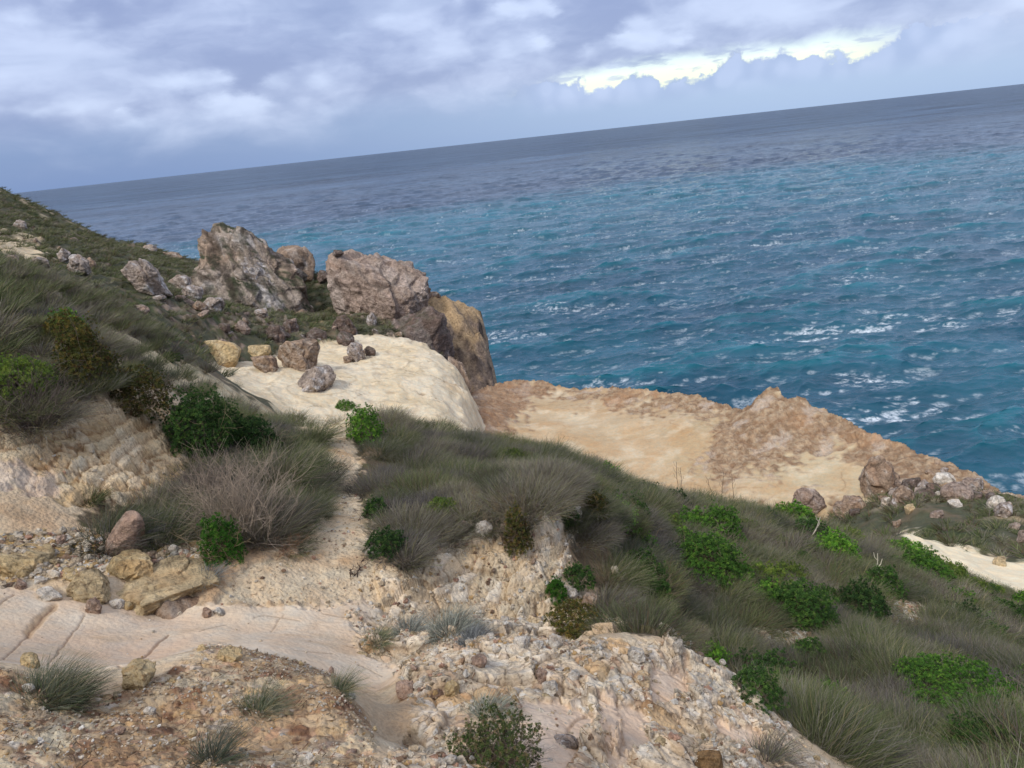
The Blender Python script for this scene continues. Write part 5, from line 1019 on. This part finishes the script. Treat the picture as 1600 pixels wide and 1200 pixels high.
# a few stragglers at the edges of the bare ground
Pe = scatter((z_cut + z_gapR * .5 + (z_bank * sstep(.15, .3, n_big))) * (which == 0), 60, .5, rs, 8, 40)
P = np.concatenate([P, Pe])
sz = rs.uniform(.55, 1.15, len(P)); dst = np.linalg.norm(P, axis=1)
sz = sz * np.where((P[:, 0] > 9) & (dst > 17), .55, 1.); iv = inview(P + np.array([0, 0, .3]), 10); 
def occluded(p):
    """true when the ground itself hides a point from the viewer"""
    t = np.linspace(.12, .97, 60)[None, :, None]; q = p[:, None, :] * t
    return (q[..., 2] < height(q[..., 0], q[..., 1]) - .02).any(1)
vis = iv & ~occluded(P + np.array([0, 0, .45]))
score = np.where(vis, sz / dst, 0); order = np.argsort(-score); top = set(order[:290].tolist())
kindof = (fbm(P[:, 0], P[:, 1], 2.2, 3, 311) * 5 + rs.normal(0, 1.2, len(P)))
def zones_t(kw, u, v, d):
    if u < 260: z_ = 'on the bushy bank at the left edge'
    elif u < 545: z_ = 'in the scrub patch left of the path'
    elif u < 900 and v < 880: z_ = 'in the scrub between the path and the eroded bank'
    elif d > 15.5: z_ = 'along the brow against the orange shelf'
    elif v > 1000: z_ = 'low on the slope at the lower right'
    else: z_ = 'on the middle of the right scrub slope'
    return kw + ' grass tussock ' + z_, kw + ' tussocks ' + z_
uu, vv_ = project(P[:, 0], P[:, 1], P[:, 2])
restV = []; restF = []; restC = []; ofs = 0
for i in range(len(P)):
    kd = kindof[i]; j = (0, 2, 5)[i % 3] if kd > .2 else ((1, 4, 7)[i % 3] if kd > -1.4 else (3, 6)[i % 2])
    rot = rs.uniform(-.5, .5) + (rs.random() < .3) * rs.uniform(0, 6)
    if i in top:
        lab, grp = zones_t('olive green' if j in (0, 2, 5) else 'grey twiggy' if j in (1, 4, 7) else 'dark green', uu[i], vv_[i], dst[i])
        o = link('grass_tussock', tus[j], None, label=lab, cat='grass tussock', group=grp, loc=(P[i, 0], P[i, 1], P[i, 2] + EYE - .03))
        o.rotation_euler = (0, .12, rot); o.scale = (sz[i], sz[i], sz[i] * rs.uniform(.75, 1.1))
    else:
        v, f, c = lite[i % 5]; s_ = sz[i]; cs, sn = math.cos(rot), math.sin(rot)
        restV.append(np.stack([(v[:, 0] * cs - v[:, 1] * sn) * s_ + P[i, 0], (v[:, 0] * sn + v[:, 1] * cs) * s_ + P[i, 1], v[:, 2] * s_ + P[i, 2] + EYE - .03], 1)); restF.append(f + ofs); restC.append(c * rs.uniform(.8, 1.2)); ofs += len(v)
# distant low scrub, too many to count
vf = hillm * (1 - z_cut) * (1 - rock_far * .85) * (1 - bare * .9) * (1 - z_pale) * sstep(-.5, .1, fbm(GX, GY, 4, 3, 305)) * (RR < he + 2) * (1 - zone([(496,470),(512,470),(514,510),(498,545),(488,540),(494,510)], 50, 85, 1))
vf = np.clip(vf + hillm * sstep(38, 42, RR) * (RR < 80) * (V_ > 480) * (1 - z_cut) * .6, 0, 1)
far_t = [blades(130, .42, .5, 500 + i, *mix[kd], .035, (.2, 1.35), .35, (.1, 0), 2) for i, kd in enumerate(['olive', 'dark', 'olive', 'dark', 'grey'])]
Pf = scatter(vf, 6500, .55, rs, 24, 118)
for i, p in enumerate(Pf):
    v, f, c = far_t[int(abs(fbm(np.array([p[0]]), np.array([p[1]]), 5, 2, 315)[0]) * 12 + rs.random() * 2) % 5]; s_ = rs.uniform(.5, 1.05) * (1 + .25 * (np.hypot(p[0], p[1]) > 60)); r1 = rs.uniform(0, 6); cs, sn = math.cos(r1), math.sin(r1)
    restV.append(np.stack([(v[:, 0] * cs - v[:, 1] * sn) * s_ + p[0], (v[:, 0] * sn + v[:, 1] * cs) * s_ + p[1], v[:, 2] * s_ * .9 + p[2] + EYE - .03], 1)); restF.append(f + ofs); restC.append(c * rs.uniform(.75, 1.2)); ofs += len(v)
V, F_, c = np.concatenate(restV), np.concatenate(restF), np.concatenate(restC)
link('scrub', mk('scrub', V, F_, c, M_blade), None, label='low grey green scrub covering the slopes and hollow', kind='stuff')
print('tussocks', len(P), len(Pf), time.time() - T0)

BG = [S(92, 134, 52), S(74, 112, 44), S(122, 158, 62), S(58, 84, 40)]; BP = [.4, .3, .15, .15]
DG = [S(60, 88, 44), S(46, 70, 36), S(86, 112, 54)]; DP = [.45, .35, .2]
BZ = [S(92, 92, 48), S(66, 72, 38), S(120, 104, 56), S(84, 66, 44)]; ZP = [.35, .3, .2, .15]
YG = [S(112, 126, 58), S(90, 112, 50), S(74, 94, 46)]; YP = [.4, .4, .2]
VG = [S(62, 106, 36), S(46, 84, 30), S(88, 124, 48)]; VP = [.45, .35, .2]
def ground_at(u, v):
    h_ = hit(u, v); return h_
def green_shrub(u, v, w_, h_, label, cols, pr, seed, name='green_shrub', cat='shrub', rs_=.04, dens=1., leaf=.3, group=None, dx=0):
    """(u, v): foot of the shrub as surveyed; w_, h_ its width and height there"""
    g_ = hit(u, v); D = g_[3]; W = w_ / FPX * D; H = h_ / FPX * D * .95
    t = bpy.data.objects.new(name, None); COL.objects.link(t); t.empty_display_size = .2
    p = np.array(g_[:3]) + np.array([g_[0], g_[1], 0]) / math.hypot(g_[0], g_[1]) * W * .2
    t.location = (p[0], p[1], float(height(p[0], p[1])) + EYE - .02); tag(t, label, cat, group)
    t.rotation_euler = (0, 0, rs.uniform(0, 6))
    rsz = rs_ * (1 if D < 20 else 1.3); rsz = min(.05, max(.016, D * .0026)); n = int(np.clip(2.6 * (W * W + 2 * W * H) / (rsz * rsz) * .42 * dens, 500, 5200))
    f = mk('foliage', *leafy(W, H, seed, cols, pr, rsz, n, leaf, 9, .3, W * (.75 + .4 * rs.random())), M_leaf); link('foliage', f, None, t)
    s_ = mk('stems', *twigs(16, W * 1.0, H * 1.12, seed + 5, S(112, 98, 84), .008, 3), M_twig); link('stems', s_, None, t)
    return t
GS = [
 (1125,845,75,50,'bright green bush, highest of the trio on the right slope',BG,BP),
 (1082,835,60,40,'bright green bush at the left of the trio on the right slope',BG,BP),
 (1068,858,55,30,'small bright bush under the left of the trio on the slope',BG,BP),
 (1105,902,100,62,'broad domed green bush in the middle of the right slope',BG,BP),
 (1160,910,34,26,'little green bush beside the broad domed one',BG,BP),
 (1250,980,98,62,'dense rounded green bush above the bare patch on the slope',DG,DP),
 (1200,945,48,34,'green bush at the upper left of the dense rounded one',BG,BP),
 (1302,874,66,40,'compact round green bush below the brow on the right',BG,BP),
 (965,822,58,40,'bright green bush right of the flat white rock',BG,BP),
 (1003,860,44,28,'small green bush below the brow bush row near the bank',BG,BP),
 (1000,918,82,52,'hazy green bush with grass growing through on the slope',DG,DP),
 (1032,960,48,54,'deep green bush at the foot of the hazy green one',DG,DP),
 (1240,822,66,34,'green bush sitting on the brow of the right slope',BG,BP),
 (1262,842,54,26,'green bush just below the brow bush',DG,DP),
 (1378,930,56,40,'dark green bush behind the pale dead stem',DG,DP),
 (1415,882,78,30,'long green bush following the slope at the right',BG,BP),
 (1435,908,92,34,'larger long green bush below the first long one',BG,BP),
 (1485,1118,150,58,'widest bright green bush at the lower right',BG,BP),
 (1530,1188,90,50,'green bush near the lower right corner',DG,DP),
 (1345,968,70,50,'dark green bush overgrown by grey grass',DG,DP),
 (572,688,64,52,'bright green bush at the top of the path',BG,BP),
 (604,862,64,26,'low leafy green patch beside the path',DG,DP),
 (588,806,36,30,'small leafy bush on the path edge',DG,DP),
 (352,878,58,72,'vivid green feathery plant under the dry shrub',VG,VP),
 (322,706,115,88,'large green bush on top of the left scarp',DG,DP),
 (400,712,80,56,'green bush behind the large dry shrub',DG,DP),
 (230,658,78,64,'round bronze green bush on the scarp edge',BZ,ZP),
 (148,612,84,92,'tall bronze bush hanging over the left scarp',BZ,ZP),
 (112,550,56,56,'reddish bronze bush above the tall bronze one',BZ,ZP),
 (30,625,90,44,'yellow green low bush at the left edge',YG,YP),
 (104,528,48,38,'bright green bush in the grass at left',BG,BP),
 (690,806,60,24,'yellow green low plants above the bank lip',YG,YP),
 (800,725,46,24,'small bright bush in the middle of the scrub right of the path',YG,YP),
 (890,826,32,32,'small dark green bush by the flat white rock',DG,DP),
 (812,870,42,70,'bronze green plant hanging down the eroded bank',BZ,ZP),
 (932,810,44,40,'bronze bush between white rock and bright bush',BZ,ZP),
 (870,938,36,34,'little green plant on the right flank of the bank',VG,VP),
 (905,922,50,36,'green bush among stones right of the bank',DG,DP),
 (900,985,90,34,'olive low bush behind the mound rim',BZ,ZP),
 (1195,815,56,16,'sparse green plant on the brow near dead stalks',DG,DP),
 (1180,1080,70,44,'dark green low bush beside the bare gully',DG,DP),
 (1265,1040,62,34,'grey green bush in the bare gully',DG,DP),
 (540,640,30,12,'small green plant on the pale ledge edge',BG,BP),
 (268,566,30,14,'small green plant on the left cut',DG,DP),
]
for i, (u, v, w_, h_, lab, cc, pp) in enumerate(GS):
    near_ = v > 780 and u < 700
    green_shrub(u, v, w_, h_, lab, cc, pp, 600 + i, rs_=.034 if v > 850 or near_ else .05)
low = [mk('foliage', *leafy(.55, .22, 660 + i, [BG, DG, YG, DG][i], [BP, DP, YP, DP][i], .03, 620, .34, 9, .6), M_leaf) for i in range(4)]
lst = [mk('stems', *twigs(8, .5, .2, 670 + i, BRN, .008, 2), M_twig) for i in range(2)]
Pg = scatter(np.clip(z_vegR, 0, 1) * (1 - np.clip(z_gapR, 0, 1)) * (1 - np.clip(boxb(z_pale, 12) * 5, 0, 1)) * sstep(.0, .25, fbm(GX, GY, 2.4, 3, 331)), 260, .45, rs, 6, 24)
ug, vg = project(Pg[:, 0], Pg[:, 1], Pg[:, 2]); Pg = Pg[inview(Pg) & ~occluded(Pg + np.array([0, 0, .3])) & (ug > 900)][:60]
for i, p in enumerate(Pg):
    u_ = project(p[0], p[1], p[2]); kk = i % 4; s_ = rs.uniform(.45, 1.1)
    wh = 'above the eroded bank' if u_[0] < 920 and u_[1] < 870 else 'on the lower right slope' if u_[1] > 980 else 'on the middle of the right slope'
    cn_ = ['bright green', 'deep green', 'yellow green', 'deep green'][kk]
    t = bpy.data.objects.new('low_green_plant', None); COL.objects.link(t); tag(t, cn_ + ' low leafy plant growing through the tussocks ' + wh, 'plant', cn_ + ' low plants ' + wh)
    t.location = (p[0], p[1], p[2] + EYE + .04); t.scale = (s_, s_ * rs.uniform(.7, 1.1), s_ * rs.uniform(.8, 1.3)); t.rotation_euler = (0, 0, rs.uniform(0, 6))
    link('foliage', low[kk], None, t); link('stems', lst[i % 2], None, t)
print('shrubs', time.time() - T0)
# individually recognisable tussocks and dry shrubs
def place_on(t, u, v, lift=0):
    h_ = hit(u, v); t.location = (h_[0], h_[1], h_[2] + EYE + lift); return h_
def tuft(u, v, w_, h_, label, kd, seed, n=900, wdt=.0028, name='grass_tussock', wind=(.3, 0), tilt=(.05, 1.4), cat='grass tussock'):
    h3 = hit(u, v); D = h3[3]; W = w_ / FPX * D; H = h_ / FPX * D
    v_ = blades(n, .25, .62, seed, *kd, 1, tilt, .6, wind); Vx = v_[0]; 
    v_ = blades(n, W * .32, max(H * 1.15, W * .42), seed, *kd, wdt * D / 4 if D > 4 else wdt, tilt, .55, wind)
    o = link(name, mk(name, *v_, M_blade), None, label=label, cat=cat); o.location = (h3[0], h3[1], h3[2] + EYE - .02); return o
GR = ([S(92, 98, 84), S(120, 118, 104), DGR, STR], [.45, .3, .15, .1]); SV = ([S(150, 152, 146), S(120, 124, 118), S(90, 88, 84)], [.45, .35, .2])
for i, a in enumerate([
 (60,1092,112,50,'grey green tussock on the left of the foreground knoll',GR,1500),
 (98,1100,70,44,'dark tussock overlapping the knoll tussock from the right',mix['dark'],1000),
 (402,1112,46,48,'thin grey tussock on the middle of the knoll',GR,700),
 (330,1188,44,52,'thin grey tussock near the bottom edge of the knoll',GR,700),
 (528,1078,34,34,'small tussock on the right edge of the knoll',GR,500),
 (640,985,60,26,'short grey grass, left of the strip above the mound',SV,600),
 (705,985,90,34,'long grey grass strip above the mound',SV,1100),
 (740,1000,60,26,'grey grass at the right end of the strip above the mound',SV,600),
 (590,1000,50,20,'sparse grey tussock at the gully head',GR,400),
 (760,1120,46,40,'silvery tussock behind the foreground heath bush',SV,900),
 (170,850,90,58,'long bladed green grass left of the triangular rock',mix['olive'],1500),
 (250,850,110,62,'long bladed drooping grass right of the triangular rock',mix['olive'],1800),
 (140,785,46,24,'small dark tussock at the foot of the left scarp',mix['dark'],500),
 (468,812,50,40,'tussock leaning toward the path from the dry shrub',mix['olive'],1200),
 (492,690,52,38,'tussock where the path narrows at the top',mix['olive'],1000),
 (325,905,30,30,'wispy grey tuft hanging on the layered ledge',SV,350),
 (262,560,40,30,'grey brown tuft on the left cut above the pale ledge',mix['grey'],600),
 (640,880,50,40,'grey grass hanging over the left of the eroded bank',mix['grey'],1000),
 (700,850,50,40,'grey grass under the bank lip',mix['grey'],800),
 (950,960,64,44,'large purple grey tussock right of the bank',mix['grey'],1800),
 (1200,1192,60,40,'grey leafy tuft at the bottom edge of the mound',mix['grey'],900),
]):
    tuft(*a[:6], 700 + i, a[6])
def dry(u, v, w_, h_, label, col, seed, n=60, thick=.006, name='dry_shrub', cat='shrub', depth=3):
    h3 = hit(u, v); D = h3[3]; W = w_ / FPX * D; H = h_ / FPX * D
    t = bpy.data.objects.new(name, None); COL.objects.link(t); tag(t, label, cat); p = np.array(h3[:3]) + np.array([h3[0], h3[1], 0]) / math.hypot(h3[0], h3[1]) * W * .15
    t.location = (p[0], p[1], float(height(p[0], p[1])) + EYE - .02)
    link('stems', mk('stems', *twigs(n, W, H, seed, col, thick, depth), M_twig), None, t)
    return t, W, H
t, W, H = dry(385, 845, 150, 130, 'large grey tangled dry shrub in the scrub left of the path', S(138, 124, 116), 801, 200, .006)
link('dead_grass', mk('dead_grass', *blades(5000, W * .42, H * .62, 803, *mix['grey'], .0045, (.0, 1.4), .25, (.05, 0)), M_blade), None, t)
t, W, H = dry(330, 790, 90, 90, 'dry shrub at the left end of the large tangled one', S(130, 114, 104), 805, 60, .006)
link('dead_grass', mk('dead_grass', *blades(1200, W * .36, H * .9, 806, *mix['grey'], .005, (.0, 1.3), .3, (.1, 0)), M_blade), None, t)
t, W, H = dry(432, 765, 84, 84, 'greyish shrub with green grass between dry shrub and path', S(120, 112, 100), 807, 60, .006)
link('dead_grass', mk('dead_grass', *blades(2500, W * .38, H * .95, 808, *mix['olive'], .005, (.0, 1.3), .4, (.2, 0)), M_blade), None, t)
t, W, H = dry(440, 868, 110, 22, 'flattened brown dead mat beside the path', S(120, 92, 76), 809, 50, .006)
t, W, H = dry(60, 680, 130, 90, 'brown twiggy shrub spilling over the left scarp', S(110, 96, 86), 811, 90, .007)
link('dead_grass', mk('dead_grass', *blades(1800, W * .4, H * .8, 812, *mix['grey'], .005, (.2, 1.4), .7, (.1, -.1)), M_blade), None, t)
t, W, H = dry(100, 600, 60, 30, 'pale twisted bare branches in the left bushes', S(190, 178, 168), 813, 5, .016)
t, W, H = dry(560, 905, 70, 20, 'dark creeping roots on the path edge', S(84, 66, 56), 815, 8, .014)
t, W, H = dry(1120, 850, 60, 40, 'bare grey stems beneath the bright green trio', S(130, 116, 108), 817, 40, .008)
# foreground heath bush: woody stems with tiny leaves
t, W, H = dry(778, 1200, 135, 62, 'dark green heath bush with woody stems at the bottom edge', S(122, 106, 94), 821, 90, .004)
t['label'] = 'dark green heath bush with woody stems at the bottom edge'
link('foliage', mk('foliage', *leafy(W * .95, H, 822, [S(78, 94, 50), S(100, 106, 62), S(58, 72, 42), S(120, 106, 74)], [.35, .3, .2, .15], .011, 1700, .32, 8, .5), M_leaf), None, t)
link('dead_grass', mk('dead_grass', *blades(600, W * .35, H * .8, 823, *mix['grey'], .0022, (.2, 1.4), .5), M_blade), None, t)
# dead stalks against the shelf
def stalk(u, v, vt, label, col, seed, lean=0, thick=.02):
    h3 = hit(u, v); D = h3[3]; H = (v - vt) / FPX * D / .93; r_ = np.random.default_rng(seed); lines = twigs(1, .05, .1, seed, col)
    pts_ = [np.array([0, 0, -.05])]
    for i in range(5): pts_.append(pts_[-1] + np.array([lean * H / 5 + r_.normal(0, .02), r_.normal(0, .02), H / 5]))
    V = []; F_ = []; o_ = 0
    def tube(pl, th_):
        nonlocal o_
        pl = np.array(pl); n_ = len(pl); an = np.arange(5) * 2 * np.pi / 5
        for i, q in enumerate(pl):
            w_ = th_ * (1 - .6 * i / n_); V.extend([[q[0] + w_ * math.cos(a_), q[1] + w_ * math.sin(a_), q[2]] for a_ in an])
        for i in range(n_ - 1):
            for k_ in range(5): F_.append([o_ + i * 5 + k_, o_ + i * 5 + (k_ + 1) % 5, o_ + (i + 1) * 5 + (k_ + 1) % 5, o_ + (i + 1) * 5 + k_])
        o_ += n_ * 5
    tube(pts_, thick)
    for j in (2, 3, 4):
        sd = r_.choice([-1, 1]); q = pts_[j]; tube([q, q + np.array([sd * H * .07, 0, H * .09]), q + np.array([sd * H * .1, 0, H * .22])], thick * .55)
    me = mk('dead_stalk', np.array(V), np.array(F_), np.tile(col, (len(V), 1)), M_twig)
    return link('dead_stalk', me, None, label=label, cat='plant stalk', loc=(h3[0], h3[1], h3[2] + EYE))
for i, a in enumerate([(1059,765,722,'tall dark dead stalk, left of a pair on the brow',S(84,74,66),0),(1065,767,730,'shorter dark dead stalk, right of a pair on the brow',S(84,74,66),0),(1117,778,741,'dead stalk leaning left on the brow',S(90,74,66),-.35),(1128,778,738,'tallest forked dead stalk in the trio on the brow',S(90,74,66),.1),(1146,780,742,'upright dead stalk at the right of the trio on the brow',S(90,74,66),0),(1262,845,808,'pale bare stick leaning right on the slope',S(186,176,164),.45),(1366,918,862,'pale forked dead stem before the dark green bush',S(196,188,176),0),(950,800,760,'thin pale stalk standing in the scrub above the bright bush',S(150,140,124),0)]):
    stalk(*a[:5], 840 + i, a[5], .016)
print('all', time.time() - T0)

# fallen twigs and dead needles over the knoll
n = 9000; w_ = (area * (z_knoll + .35 * z_rubble + .5 * z_rocksL + .25 * z_path + .25 * z_bank) * sstep(-.25, .3, fbm(GX, GY, .3, 3, 141)) * (RR > 1.9) * (RR < 10)).ravel(); cw_ = np.cumsum(w_) / w_.sum(); k_ = np.searchsorted(cw_, rs.random(n))
bx_ = GX.ravel()[k_]; by_ = GY.ravel()[k_]; a_ = rs.uniform(0, 6.3, n); ll = rs.uniform(.012, .05, n); V = []; 
q = np.stack([bx_, by_], 1); dr_ = np.stack([np.cos(a_), np.sin(a_)], 1); sd_ = np.stack([-dr_[:, 1], dr_[:, 0]], 1) * .0011
pt = [q - sd_, q + dr_ * ll[:, None] * .5 + sd_ * 4 * rs.normal(size=(n, 1)), q + dr_ * ll[:, None], q + sd_]
pt = [q - sd_, q + dr_ * ll[:, None] - sd_, q + dr_ * ll[:, None] + sd_, q + sd_]
V = np.stack([np.concatenate([p_, (height(p_[:, 0], p_[:, 1]) + EYE + .004 + (i in (1, 2)) * rs.uniform(0, .008))[:, None]], 1) for i, p_ in enumerate(pt)], 1).reshape(-1, 3)
cc = np.array([S(110, 78, 58), S(84, 62, 48), S(150, 122, 92), S(70, 58, 50)])[rs.integers(0, 4, n)]
link('twig_litter', mk('twig_litter', V, np.arange(4 * n).reshape(-1, 4), np.repeat(cc, 4, 0), M_twig), None, label='dead twigs and needles littering the foreground ground', kind='stuff')
